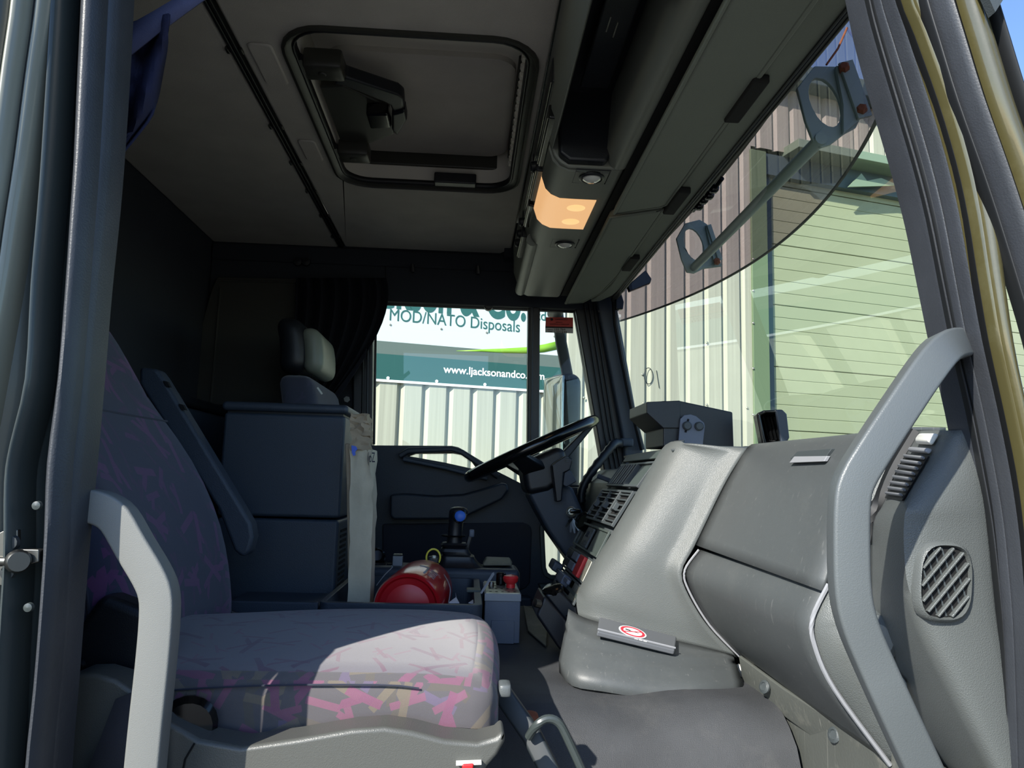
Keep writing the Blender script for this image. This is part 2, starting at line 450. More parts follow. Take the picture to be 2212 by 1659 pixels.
# five bent corners in the hood plate
g = G(); g.prism([Wp(*Ws(1858, 376, .1), .1), Wp(*Ws(1870, 392, .1), .1), Wp(*Ws(1900, 386, .1), .1), Wp(*Ws(1940, 402, .1), .1), Wp(*Ws(1830, 405, .1), .1)], N*.02)
obj('bent_plate', g, 'hood_green', bl)
zj = 3.06+.02
for j in range(8):
    z1 = zj-.63*j; z0 = z1-.626
    g = G(); prof = []
    for q in range(5):
        a = z1-.1252*q
        prof += [(a-.001, .0), (a-.006, .005), (a-.119, .005), (a-.124, .0)]
    prof = [(z1, -.012)]+prof+[(z0, -.012)]
    rs = [[Wp(s, z, o-.07) for z, o in prof]+[Wp(s, z, -.10) for z in (z0, z1)] for s in (3.28, 7.52)]
    g.rings(rs)
    obj('shutter_panel', g, 'shutter', bl, ang=20)
obj('shutter_top_rail', wbox(3.28, 7.52, 3.085, 3.16, -.1, -.06), 'shutter', bl, bevel=.004)
g = G(); g.lathe((0, 0, 0), N, [(0, .0), (.012, 0), (.012, .004), (.007, .010), (0, .011)], 10)
sc = obj('screw', g, 'zinc', bl); sc.location = Wp(*Ws(1627, 628, .055), .055)
def screw(p, m='zinc'):
    c = bpy.data.objects.new('screw', sc.data); COL.objects.link(c); c.parent = bl; c.location = p
for y in (560, 698, 796, 896): screw(Wp(*Ws(1627, y, .056), .056))
for x, y in ((1609, 882), (1522, 875), (1440, 870), (1523, 742), (1258, 860), (1064, 994), (1386, 872), (1384, 810)):
    s_, z_ = Ws(x, y); screw(Wp(s_, z_, .035))
for x, y in ((1877, 356), (1912, 360), (1948, 363), (1874, 352)):
    s_, z_ = Ws(x, y); screw(Wp(s_, 3.49, .035))

# chalk mark on the cladding beyond the windscreen
g = G(); c0 = Ws(1401, 812, .04)
g.tube([Wp(c0[0]+.045*math.cos(t*PI/8), c0[1]+.075*math.sin(t*PI/8), .04) for t in range(17)], .0035, 5, up=N)
g.tube([Wp(*Ws(1418, 800, .04), .04), Wp(*Ws(1424, 838, .04), .04)], .003, 5)
obj('scrawl_mark', g, 'dark_steel', bl)

# banner
bn = thing('banner_board', 'white and teal company banner board fixed to the corrugated wall outside driver window', 'sign')
BO = .036
obj('board', wbox(-3.3, 1.03, .775, 2.45, BO, BO+.006), 'board_white', bn)
obj('grey_band', wbox(-3.3, 1.028, .99, 1.10, BO+.006, BO+.008), 'board_grey', bn)
obj('teal_band', wbox(-3.3, 1.028, .785, .995, BO+.006, BO+.0085), 'board_teal', bn)
obj('edge_trim', wbox(-3.3, 1.03, .765, .785, BO+.004, BO+.014), 'text_white', bn)
top = [Ws(x, y, BO) for x, y in ((985, 758), (1040, 755), (1090, 753), (1140, 750), (1175, 744), (1208, 736))]
bot = [Ws(x, y, BO) for x, y in ((985, 758.5), (1040, 760), (1090, 763), (1140, 764), (1175, 761), (1208, 754))]
g = G(); g.rings([[Wp(s, z, BO+.009) for s, z in top], [Wp(s, z, BO+.009) for s, z in bot]], False, False)
obj('lime_swoosh', g, 'board_lime', bn, solid=.001)
UP = Vector((0, 0, 1))
def btext(s, x0, y0, x1, h, m, bold=0., o=BO+.0095, name='lettering'):
    s0, z0 = Ws(x0, y0, o); s1, _ = Ws(x1, y0, o)
    return text(s, name, Wp(s0, z0, o), U, UP, s1-s0, h, m, bn, bold)
s0, z0 = Ws(841, 694, BO); s1, z1 = Ws(1122, 716, BO)
text('MOD/NATO Disposals', 'lettering', Wp(s0, (z0+z1)/2, BO+.008), U, UP, s1-s0, .098, 'text_teal', bn, .0)
s0, z0 = Ws(856, 667, BO); s1, z1 = Ws(1135, 689, BO)
text('kson & Co.', 'lettering', Wp(s0, (z0+z1)/2, BO+.008), U, UP, s1-s0, .30, 'text_teal', bn, .03)
text('L Jac', 'lettering', Wp(s0-.62, (z0+z1)/2, BO+.008), U, UP, .60, .30, 'text_teal', bn, .03)
s2, z2 = Ws(1147, 691, BO); s3, z3 = Ws(1178, 693, BO)
text('Ltd', 'lettering', Wp(s2, z3, BO+.008), U, UP, s3-s2, .085, 'text_teal', bn, .004)
s0, z0 = Ws(957, 805, BO); s1, z1 = Ws(1175, 818, BO)
text('www.ljacksonandco.com', 'lettering', Wp(s0, z0, BO+.010), U, UP, s1-s0, .062, 'text_white', bn, .018)
for x, y in ((838, 817), (943, 824), (1047, 831)):
    s_, z_ = Ws(x, y, BO); g = G(); g.lathe(Wp(s_, z_, BO+.008), N, [(0, 0), (.014, 0), (.012, .006), (0, .009)], 12); obj('fixing_cap', g, 'text_white', bn)
for x, y in ((843, 702), (953, 711), (1051, 719), (1197, 727)):
    s_, z_ = Ws(x, y, BO); g = G(); g.lathe(Wp(s_, z_, BO+.006), N, [(0, 0), (.010, 0), (.008, .005), (0, .007)], 10); obj('fixing_screw', g, 'zinc', bn)

# ================================================================== CAB SHELL
ZC = .80                 # lining height
YF = 2.57                # far side lining
XR = -.92                # rear wall
YN = .82                 # near side, door opening plane
FLZ = -.82
# ---- ceiling
cl = struct('ceiling')
hx0, hx1, hy0, hy1 = -.375, .105, 1.26, 1.985
hc = ((hx0+hx1)/2, (hy0+hy1)/2)
def hring(grow, z, r=.085):
    return [Vector((hc[0]+a, hc[1]+b, z)) for a, b in rrect(hx1-hx0+2*grow, hy1-hy0+2*grow, r+grow, 6)]
g = G(); g.holed([(-.461, YN, ZC), (.128, YN, ZC), (.125, 2.50, ZC), (.09, YF-.01, ZC), (-.461, YF-.01, ZC)], [hring(0, ZC)], (0, 0, .02))
obj('headlining', g, 'ceiling', cl, bevel=.006)
g = G(); g.box(XR, -.485, YN, YF, ZC, ZC+.02); obj('headlining', g, 'ceiling', cl, bevel=.006)
for x in (-.4775, -.4685):
    g = G(); g.box(x-.0035, x+.0035, YN, YF-.005, ZC-.004, ZC+.012); obj('joint_strip', g, 'rubber_black', cl, bevel=.002)
for y in (1.35, 1.66, 1.86, 2.05, 2.25, 2.45):
    for x in (-.4855, -.4595):
        g = G(); g.box(x-.003, x+.003, y-.008, y+.008, ZC-.005, ZC+.004); obj('clip', g, 'steel', cl, bevel=.001)
for (xa, ya, xb, yb) in ((-.445, 1.32, -.395, 1.47), (-.44, 1.72, -.395, 1.84)):   # pressed rectangles in the lining
    cc = ((xa+xb)/2, (ya+yb)/2)
    g = G(); g.hexa([Vector((cc[0]+a, cc[1]+b, ZC)) for a, b in rrect(xb-xa, yb-ya, .012)], [Vector((cc[0]+a*.88, cc[1]+b*.95, ZC-.004)) for a, b in rrect(xb-xa, yb-ya, .012)])
    obj('pressed_panel', g, 'ceiling', cl, bevel=.003)
g = G(); g.box(XR-.06, hx0-.02, .72, 2.72, ZC+.1, ZC+.16); g.box(hx1+.02, .54, .72, 2.72, ZC+.1, ZC+.16); g.box(hx0-.02, hx1+.02, .72, hy0-.02, ZC+.1, ZC+.16); g.box(hx0-.02, hx1+.02, hy1+.02, 2.72, ZC+.1, ZC+.16)
obj('roof_skin', g, 'olive', cl, bevel=.02)
# ---- roof hatch
ht = thing('roof_hatch', 'dark framed roof hatch with two hinges and latch set in headlining', 'hatch')
g = G(); g.rings([hring(.006, ZC), hring(.006, ZC-.006), hring(.000, ZC-.0075), hring(-.004, ZC-.002), hring(-.016, ZC+.004), hring(-.016, ZC+.02)], True, False)
obj('trim_ring', g, 'hatch_plastic', ht, ang=50)
g = G(); g.rings([hring(-.015, ZC), hring(-.019, ZC+.014)], True, False); obj('seal', g, 'rubber_black', ht, solid=.004)
g = G(); g.rings([hring(-.018, ZC+.012), hring(-.018, ZC+.135)], True, False); obj('well_wall', g, 'hatch_well', ht, solid=.004)
# lid: padded panel hanging inside the well
lx0, lx1, ly0, ly1 = -.335, .074, 1.475, 1.955
lc = ((lx0+lx1)/2, (ly0+ly1)/2)
def lring(grow, z): return [Vector((lc[0]+a, lc[1]+b, z)) for a, b in rrect(lx1-lx0+2*grow, ly1-ly0+2*grow, .05+grow, 5)]
g = G(); g.holed(hring(-.014, ZC+.10), [], (0, 0, .05)); obj('lid_shell', g, 'hatch_well', ht)
g = G(); g.rings([lring(-.012, ZC+.082), lring(0, ZC+.088), lring(.004, ZC+.14)]); obj('lid_lining', g, 'ceiling', ht, ang=50)
g = G(); g.box(lx0-.02, lx1+.01, ly1+.002, hy1-.012, ZC+.052, ZC+.11); g.box(lx1+.004, lx1+.012, ly0, ly1, ZC+.07, ZC+.11); obj('lid_frame', g, 'hatch_plastic', ht, bevel=.004)
HZ = ZC-.012
for (px, py) in ((700, 158), (765, 342)):
    c = P(px, py, Z=HZ); g = G()
    g.rbox((c.x, c.y, HZ+.018), (.075, .058, .04), .006, 4); o_ = obj('hinge', g, 'hatch_plastic', ht)
    g = G(); g.lathe((c.x-.003, c.y, HZ-.003), (0, 0, -1), [(0, 0), (.008, 0), (.006, .002), (0, .002)], 14); obj('rivet', g, 'hatch_plastic', o_)
    g = G(); g.tube([(c.x-.045, c.y-.02, HZ+.02), (c.x-.045, c.y+.03, HZ+.02)], .008, 8); obj('pin', g, 'black_plastic', o_)
g = G(); g.prism(PL([(738, 140), (748, 168), (860, 205), (872, 215), (874, 236), (862, 250), (850, 250), (842, 228), (830, 222), (740, 186), (720, 184)], Z=HZ+.01), (0, 0, .03))
obj('arm', g, 'black_plastic', ht, bevel=.006)
g = G(); g.prism(PL([(690, 188), (742, 186), (842, 232), (842, 250), (852, 290), (775, 320), (740, 318)], Z=HZ+.03), (0, 0, .02))
obj('arm_plate', g, 'hatch_plastic', ht, bevel=.004)
g = G(); g.prism(PL([(790, 248), (838, 248), (845, 278), (800, 280)], Z=HZ), (0, 0, .03)); obj('latch', g, 'black_gloss', ht, bevel=.005)
g = G(); g.prism(PL([(846, 248), (875, 240), (879, 262), (858, 296), (846, 282)], Z=HZ+.004), (0, 0, .03)); obj('knob', g, 'black_plastic', ht, bevel=.006)
g = G()
for i in range(16):
    y = 1.36+i*.033; g.tube([(.083, y, ZC+.03), (.083, y+.02, ZC+.032)], .006, 6)
o_ = obj('seal_ribs', g, 'hatch_well', ht); o_['kind'] = 'stuff'
g = G(); g.box(-.12, -.005, hy1-.045, hy1-.012, ZC+.0, ZC+.03); obj('catch', g, 'black_plastic', ht, bevel=.004)

# ---- rear wall
wr = struct('wall_rear')
g = G(); g.box(XR-.03, XR, .8, 2.66, FLZ, ZC+.02); obj('lining', g, 'ceiling_dark', wr)
lk = thing('rear_locker', 'low dark storage locker along the rear wall behind seats', 'locker')
g = G(); g.box(XR+.002, XR+.16, 1.5, 2.56, FLZ+.02, .175); obj('carcass', g, 'navy_plastic', lk, bevel=.015)
g = G(); g.box(XR+.002, XR+.175, 1.49, 2.565, .175, .20); obj('top_board', g, 'black_plastic', lk, bevel=.008)
# ---- near side wall behind the door opening and rails
wn = struct('wall_near')
g = G(); g.box(XR-.05, -.54, .745, .80, FLZ-.3, ZC+.12); obj('side_panel', g, 'olive', wn, bevel=.02)
g = G(); g.box(XR, -.47, .775, .83, FLZ-.3, ZC+.02); obj('inner_panel', g, 'ceiling_dark', wn)
g = G(); g.box(-.6, .64, .74, .86, ZC-.05, ZC+.12); obj('roof_rail', g, 'olive', wn, bevel=.02)
g = G(); g.box(-.6, .5, .66, .95, FLZ-.1, FLZ); obj('door_sill', g, 'dash_dark', wn, bevel=.01)
g = G(); g.box(.10, .50, .762, .835, .632, ZC-.045); obj('header_end_panel', g, 'console_top', wn, bevel=.01)
g = G(); g.box(-.6, .55, .66, .74, -1.5, FLZ-.10); obj('step_panel', g, 'olive', wn, bevel=.02)
g = G(); g.box(-.5, .42, .60, .70, -1.38, -1.33); obj('step_tread', g, 'dash_dark', wn, bevel=.01)
g = G(); g.box(.50, .80, .70, .80, -1.5, -.28); obj('front_corner', g, 'olive', wn, bevel=.03)
# ---- front
wf = struct('wall_front')
g = G(); g.box(.78, .84, .74, 2.68, -1.4, .04); obj('grille_panel', g, 'olive', wf, bevel=.03)
g = G(); g.box(.60, .66, .86, 2.60, FLZ, .0); obj('bulkhead', g, 'dash_dark', wf)
g = G(); g.box(.48, .535, .74, 2.68, .725, ZC+.12); obj('header_beam', g, 'olive', wf, bevel=.02)
# ---- floor with engine cover
fl = struct('floor')
g = G(); g.box(XR, .66, .76, 2.66, FLZ-.03, FLZ); obj('floor_pan', g, 'dash_dark', fl)
def tz(x, y):
    prof = [(.86, FLZ), (.96, -.80), (1.06, -.62), (1.13, -.47), (1.185, -.375), (1.24, -.348), (1.32, -.343), (2.1, -.343), (2.2, -.36), (2.3, -.5), (2.4, FLZ)]
    for (a, za), (b, zb) in zip(prof, prof[1:]):
        if a <= y <= b:
            t = (y-a)/(b-a); t = t*t*(3-2*t)*.4+t*.6
            z = za+(zb-za)*t; break
    else: z = FLZ
    z += .006*math.sin(x*23+y*9)*math.exp(-((y-1.2)/.2)**2)
    return z
rows = []
for i in range(60):
    y = .86+i*(1.54/59)
    rows.append([Vector((-.62+1.14*j/40, y, tz(-.62+1.14*j/40, y))) for j in range(41)])
g = G(); g.grid(rows); obj('rubber_mat', g, 'mat_black', fl, ang=80)
g = G(); g.prism(PL([(1130, 1310), (1185, 1330), (1180, 1400), (1140, 1365)], Z=-.340), (0, 0, .004)); obj('mat_edge', g, 'metal_grey', fl, bevel=.002)
# ---- far side: door, header, pillars
hd = struct('trim_1')
g = G(); g.box(XR, .52, 2.565, 2.64, .612, ZC+.02); obj('header_lining', g, 'ceiling_dark', hd, bevel=.006)
g = G(); g.box(XR, .40, 2.555, 2.60, .735, ZC-.002); obj('header_lip', g, 'ceiling_dark', hd, bevel=.01)
g = G(); g.prism(PL([(832, 560), (834, 560), (834, 640), (832, 640)], Y=2.56), (0, .01, 0)); obj('joint', g, 'dark_void', hd)
g = G(); g.box(-.5, .50, 2.40, 2.64, ZC+.022, ZC+.06); g.box(.10, .30, 2.49, 2.60, ZC-.03, ZC+.03); obj('leak_filler', g, 'ceiling_dark', hd)  # filler boxes added to stop a light leak at the ceiling corner
for px, py in ((892, 586), (1032, 590)):
    c = P(px, py, Y=2.55); g = G(); g.tube([c, c+Vector((0, -.02, -.004)), c+Vector((0, -.022, .02))], .006, 8); obj('coat_hook', g, 'black_plastic', hd)
for px in (644, 662):
    c = P(px, 566, Y=2.55); g = G(); g.lathe(c, (0, -1, 0), [(0, 0), (.016, 0), (.014, .008), (0, .01)], 16); obj('press_stud', g, 'black_plastic', hd)
wl = struct('wall_far')
g = G(); g.box(XR, -.385, 2.60, 2.66, FLZ, .64); obj('side_lining', g, 'ceiling_dark', wl)
bp = struct('trim_2')     # rear door pillar, far side
g = G(); g.prism(PL([(762, 655), (806, 655), (803, 965), (806, 1300), (760, 1300)], Y=2.57), (0, .08, 0)); obj('pillar', g, 'black_plastic', bp, bevel=.006)
for x0, x1, rr in ((786, 782, .004), (796, 792, .003), (812.5, 808, .004)):
    g = G(); g.tube([P(x0, 660, Y=2.565), P(x1, 960, Y=2.565)], rr, 8); obj('seal_strip', g, 'rubber' if rr < .004 else 'rubber_black', bp)
c = P(750, 863, Y=2.56); g = G(); g.lathe(c, (0, -1, 0), [(.007, 0), (.011, 0), (.011, .008), (.007, .008)], 6); obj('nut', g, 'steel', bp)
# door
dr = struct('door_1', 'driver door seen from inside, dark navy lining with grab loop and armrest')
out = [(777, 962), (810, 962), (976, 963), (990, 966), (1003, 973), (1053, 1004), (1076, 1019), (1131, 1047), (1345, 1060), (1345, 1300), (1310, 1560), (777, 1560)]
hole = [(882, 985), (897, 980), (979, 979), (1000, 983), (1014, 991), (1029, 1011), (1023, 1013), (960, 999)]
lowwin = [(1181, 1124), (1290, 1124), (1290, 1248), (1190, 1247), (1179, 1240), (1174, 1226), (1170, 1140), (1173, 1128)]
g = G(); g.holed(PL(out, Y=2.55), [PL(hole, Y=2.55), PL(lowwin, Y=2.55)], (0, .05, 0)); obj('lining', g, 'navy_door', dr, bevel=.004)
g = G(); g.sweep(PL([(864, 985), (882, 974), (976, 970), (998, 977), (1050, 1012), (1076, 1030)], Y=2.53), rrect(.018, .03, .006), up=(0, 1, 0)); obj('grab_loop', g, 'navy_door', dr, ang=50)
g = G(); g.sweep(PL([(872, 992), (960, 1010), (1052, 1034)], Y=2.53), rrect(.014, .04, .005), up=(0, 1, 0)); obj('loop_ledge', g, 'navy_plastic', dr, ang=50)
g = G(); g.prism(PL([(842, 1069), (870, 1066), (940, 1071), (1000, 1068), (1040, 1057), (1084, 1043), (1096, 1045), (1099, 1060), (1084, 1079), (1030, 1105), (1000, 1119), (985, 1122), (850, 1123), (842, 1115)], Y=2.47), (0, .08, 0)); obj('armrest', g, 'navy_door', dr, bevel=.014, seg=4)
g = G(); g.prism(PL([(826, 1132), (1130, 1129), (1146, 1136), (1149, 1150), (1145, 1258), (1136, 1270), (1120, 1276), (826, 1276)], Y=2.535), (0, .02, 0)); obj('pocket_panel', g, 'belt', dr, bevel=.006)
g = G(); g.prism(PL([(820, 1290), (1150, 1290), (1150, 1500), (820, 1500)], Y=2.50), (0, .05, 0)); obj('door_pocket', g, 'navy_plastic', dr, bevel=.01)
g = G(); g.sweep(PL(lowwin, Y=2.545), rrect(.016, .02, .004), up=(0, 1, 0), loop=True); obj('low_window_frame', g, 'dash_green', dr, ang=50)
g = G(); g.prism(PL([(1162, 1262), (1260, 1262), (1260, 1290), (1175, 1285)], Y=2.52), (0, .03, 0)); obj('kick_trim', g, 'dash_green', dr, bevel=.006)
# windows
w1 = struct('window_1')
g = G(); g.prism(PL([(808, 655), (1150, 660), (1150, 1070), (808, 1060)], Y=2.615), (0, .004, 0)); obj('pane', g, 'glass_side', w1)
g = G(); g.prism(PL([(836, 638), (1250, 656), (1250, 664), (836, 648)], Y=2.575), (0, .05, 0)); obj('top_channel', g, 'rubber_black', w1, bevel=.003)
g = G(); g.tube(PL([(836, 656.5), (1141, 666)], Y=2.60), .0055, 8); obj('channel_lip', g, 'rubber_black', w1)
c = P(1055, 662, Y=2.59); g = G(); g.lathe(c, (0, -1, 0), [(0, -.01), (.0155, -.01), (.0155, .012), (.012, .016), (0, .017)], 18); obj('stop_buffer', g, 'rubber_black', w1)
g = G(); g.prism(PL([(1141, 655), (1167, 656), (1164, 1065), (1138, 1060)], Y=2.58), (0, .05, 0)); obj('divider_post', g, 'black_plastic', w1, bevel=.005)
g = G(); g.tube(PL([(1150, 660), (1147, 1050)], Y=2.575), .004, 8); obj('divider_bead', g, 'rubber', w1)
w2 = struct('window_2')
g = G(); g.prism(PL([(1160, 660), (1250, 662), (1320, 1062), (1160, 1062)], Y=2.612), (0, .004, 0)); obj('pane', g, 'glass_side', w2)
g = G(); g.tube(PL([(1170, 669), (1238, 673), (1242, 676), (1275, 850), (1309, 1050), (1168, 1050)], Y=2.60), .005, 8); obj('quarter_seal', g, 'rubber_black', w2)
w3 = struct('window_3')
g = G(); g.prism(PL([(1168, 1120), (1295, 1120), (1295, 1252), (1168, 1252)], Y=2.58), (0, .004, 0)); obj('pane', g, 'glass_side', w3)
# far front pillar
tp = struct('trim_3')
g = G(); g.prism(PL([(1240, 650), (1292, 650), (1349, 965), (1355, 1065), (1312, 1060), (1290, 935)], Y=2.57), (0, .07, 0)); obj('door_frame_post', g, 'black_plastic', tp, bevel=.006)
for a, b in ((1262, 1322), (1272, 1333), (1282, 1342)):
    g = G(); g.tube([P(a, 655, Y=2.56), P(lerp(a, b, .72), 930, Y=2.56), P(b+8, 1060, Y=2.56)], .0035, 8); obj('seal_rib', g, 'rubber_black', tp)
g = G(); g.prism(PL([(1286, 640), (1330, 640), (1390, 972), (1392, 1060), (1352, 1060), (1345, 950)], Y=2.54), (0, .06, 0)); obj('pillar_cover', g, 'navy_plastic', tp, bevel=.012, seg=3)
g = G(); g.lathe(P(1294, 673, Y=2.54), (0, -1, 0), [(0, 0), (.005, 0), (.004, .003), (0, .003)], 10); obj('pillar_screw', g, 'black_plastic', tp)

# ---- windscreen
ws = struct('window_4', 'wide curved windscreen with greenish glass')
def sx(y, z):   # glass surface
    return .520+.06*(1-((y-1.71)/.95)**2)+(.64-z)*.13
rows = []
for i in range(33):
    y = .775+i*(1.87/32); rows.append([Vector((sx(y, z), y, z)) for z in [(-.0+.735*j/10) for j in range(11)]])
g = G(); g.grid(rows); obj('screen_pane', g, 'glass_screen', ws, ang=80)
g = G(); g.tube(PL([(1326, 640), (1330, 700), (1345, 780), (1365, 880), (1388, 972)], Y=2.52), .009, 8); obj('screen_gasket', g, 'rubber_black', ws)
hdr = [P(1326, 642, Y=2.52)]+[Vector((.482, y, .640)) for y in (2.44, 2.3, 2.0, 1.7, 1.4, 1.1, .9, .8)]
g = G(); g.sweep(hdr, rrect(.020, .036, .008), up=(0, 0, 1)); obj('header_gasket', g, 'rubber_black', ws, ang=50)
g = G(); g.sweep([Vector((sx(y, .735)-.008, y, .738)) for y in [.8+i*.12 for i in range(16)]], rrect(.04, .03, .008), up=(0, 0, 1)); obj('outer_gasket', g, 'rubber_black', ws, ang=50)

# ================================================================== EXTERIOR SUN VISOR
ev = thing('exterior_sun_visor', 'smoky tinted acrylic sun visor outside above the windscreen', 'sun visor')
def vx(y): return .745-.22*((y-1.75)/.95)**2
rows = []
for i in range(41):
    y = .70+i*(2.04/40)
    rows.append([Vector((vx(y)-.008*j/8, y, .596+.38*j/8)) for j in range(9)])
g = G(); g.grid(rows); obj('visor_sheet', g, 'acrylic', ev, ang=80)
g = G(); g.tube([r[0] for r in rows], .0035, 6); obj('edge_bead', g, 'dark_steel', ev)
# brackets: plate with an oval hole, bolted flange
def bracket(outer, hole, X, flange=None, bolts=()):
    g = G(); g.holed([P(x, y, Y=X) for x, y in outer], [[P(x, y, Y=X) for x, y in hole]], (0, .008, 0)); o = obj('bracket', g, 'green_metal', ev, bevel=.002)
    if flange:
        fa_, fb_, fw, ap_ = flange
        g = G(); g.sweep([P(*fa_, Y=X-.014), P(*fb_, Y=X-.014)], rrect(fw, .006, .001), up=(0, 1, 0)); obj('flange', g, 'green_metal', o, ang=40)
        g = G(); g.prism([P(x, y, Y=X-.010) for x, y in ap_], (0, .008, 0)); obj('web', g, 'green_metal', o, bevel=.001)
    for x, y in bolts:
        g = G(); g.lathe(P(x, y, Y=X-.012), (-.5, -1, .1), [(0, 0), (.0095, 0), (.0095, .009), (.006, .013), (0, .013)], 6); obj('bolt', g, 'rust', o)
def oval(cx, cy, rx, ry, tilt, n=18):
    return [(cx+rx*math.cos(t)*math.cos(tilt)-ry*math.sin(t)*math.sin(tilt), cy+rx*math.cos(t)*math.sin(tilt)+ry*math.sin(t)*math.cos(tilt)) for t in [2*PI*i/n for i in range(n)]]
bracket([(1722, 190), (1760, 142), (1810, 143), (1830, 160), (1862, 250), (1850, 275), (1826, 288), (1795, 312), (1775, 318), (1758, 306), (1740, 260)], oval(1783, 221, 30, 56, -.42), 1.19,
        ((1826, 134), (1868, 254), .026, [(1806, 142), (1822, 140), (1858, 258), (1822, 288), (1822, 225)]), [(1823, 150), (1861, 240)])
bracket([(1461, 515), (1480, 482), (1512, 474), (1528, 484), (1546, 540), (1560, 575), (1520, 580), (1500, 590), (1484, 588), (1472, 560)], oval(1499, 528, 19, 36, -.35), 1.90, ((1531, 486), (1556, 562), .012, [(1524, 486), (1530, 486), (1554, 562), (1544, 572)]), [(1549, 566)])
g = G(); g.tube([P(1775, 298, Y=1.185), P(1500, 577, Y=1.895)], .0115, 12); obj('cross_tube', g, 'green_metal', ev)
g = G(); g.tube([P(1770, 300, Y=1.18), P(1740, 330, Y=1.25)], .003, 6)
g = G(); g.tube(PL([(1785, 140), (1810, 105), (1830, 60)], Y=1.25), .002, 6); obj('wire', g, 'rust', ev)
for q in ([(1348, 652), (1346, 668), (1330, 668), (1329, 600), (1342, 632)], [(1355, 617), (1395, 583), (1408, 602), (1405, 612), (1360, 630)]):
    g = G(); g.prism(PL(q, Y=2.45), (0, .02, 0)); obj('label_plate', g, 'black_gloss', ev, bevel=.003)

# ================================================================== OVERHEAD CONSOLE
oc = thing('overhead_console', 'moulded dark overhead console along the windscreen header with map lamps', 'console')
def prof_console(y):
    return [(.128, ZC-.002), (.132, .70), (.150, .645), (.163, .629), (.180, .622), (.285, .622), (.294, .63), (.294, ZC-.002)]
g = G(); g.prism([Vector((x, 1.40, z)) for x, z in prof_console(0)], (0, 1.05, 0)); obj('body', g, 'console_top', oc, bevel=.008, seg=3)
# tapered far end
a = [Vector((x, 2.45, z)) for x, z in prof_console(0)]
b = [Vector((lerp(x, .27, .35), 2.53, lerp(z, .69, .3))) for x, z in prof_console(0)]
g = G(); g.rings([a, b]); obj('end_cap', g, 'console_top', oc, bevel=.006)
# near section: rails either side of a deep open pocket
g = G(); g.prism([Vector((x, .80, z)) for x, z in ((.128, ZC-.002), (.132, .69), (.146, .655), (.158, .70), (.163, ZC-.002))], (0, .60, 0)); obj('side_rail', g, 'console_top', oc, bevel=.004)
g = G(); g.prism([Vector((x, .80, z)) for x, z in ((.262, ZC-.01), (.252, .655), (.262, .628), (.275, .618), (.294, .622), (.294, ZC-.002))], (0, .60, 0)); obj('side_rail', g, 'console_top', oc, bevel=.006)
g = G(); g.box(.15, .27, .80, 1.42, ZC-.03, ZC-.005); obj('pocket_roof', g, 'black_plastic', oc)
g = G(); g.prism([Vector((x, 1.378, z)) for x, z in ((.155, .78), (.158, .642), (.178, .628), (.25, .628), (.262, .645), (.262, .78))], (0, .028, 0)); obj('pocket_end', g, 'black_plastic', oc, bevel=.006)
g = G(); g.prism([Vector((x, .80, .735)) for x in (.185, .24)]+[Vector((x, 1.30, .735)) for x in (.24, .185)], (0, 0, .012)); obj('pocket_lid', g, 'black_plastic', oc, bevel=.004)
g = G(); g.rbox((.245, .85, .66), (.085, .10, .05), .02, 5); obj('pocket_handle', g, 'dash_dark', oc)
for dx in (0, .014):
    g = G(); g.box(.200+dx, .202+dx, 1.08+dx, 1.12+dx, .733, .736); obj('rib_mark', g, 'zinc', oc)
# lamps
def lamp_xz(t):  # around the corner of the profile
    pts = [(.142, .665), (.151, .640), (.162, .6275), (.180, .6205), (.21, .6200), (.262, .6200)]
    return pts
def oband(y0, y1, out, m, name, parent=oc):
    pts = lamp_xz(0); g = G()
    top = [Vector((x-out*(1 if i < 2 else .4 if i == 2 else 0), 0, z-out*(0 if i == 0 else .7 if i < 3 else 1))) for i, (x, z) in enumerate(pts)]
    back = [Vector((x, 0, z+.012)) for x, z in pts[::-1]]
    ring = top+back
    g.rings([[p+Vector((0, y0, 0)) for p in ring], [p+Vector((0, y1, 0)) for p in ring]])
    return obj(name, g, m, parent, ang=80)
oband(1.555, 1.745, .0035, 'lamp_lens', 'lamp_lens')
for y in (1.605, 1.695):
    g = G(); g.lathe((.224, y, .6170), (0, 0, -1), [(.022, -.002), (.021, .0005), (.015, .0022), (0, .003)], 24); obj('bulb', g, 'lamp_core', oc)
oband(1.41, 1.552, .003, 'console_top', 'lamp_bezel'); oband(1.748, 1.90, .003, 'console_top', 'lamp_bezel')
for px, py, s in ((1278, 386, -1), (1220, 529, 1)):
    c = P(px, py, Z=.614)
    g = G(); g.lathe(c+Vector((0, 0, .006)), (0, 0, -1), [(.022, 0), (.026, .001), (.026, .006), (.022, .008), (.020, .005)], 24); o_ = obj('spot_bezel', g, 'black_plastic', oc)
    g = G(); g.lathe(c+Vector((0, 0, .006)), (0, 0, -1), [(0, 0), (.020, 0), (.018, .008), (.010, .013), (0, .014)], 24); obj('spot_lens', g, 'clear_lens', o_)
    g = G(); g.holed([c+Vector((a, b, .006)) for a, b in ((-.036, -.033), (.034, -.033), (.034, .033), (-.036, .033))], [[c+Vector((a, b, .006)) for a, b in ((-.035, -.032), (.033, -.032), (.033, .032), (-.035, .032))]], (0, 0, -.003)); obj('spot_outline', g, 'black_plastic', oc)
    d = c+Vector((0, s*-.046, .005))
    g = G(); g.prism([d+Vector((a, b, 0)) for a, b in ((-.009, 0), (0, -.012*s), (.009, 0), (0, .008*s))], (0, 0, -.002))
    g.prism([d+Vector((a, b, 0)) for a, b in ((-.016, .001), (.026, .001), (.026, .003), (-.016, .003))], (0, 0, -.002)); obj('arrow_mark', g, 'black_plastic', oc)
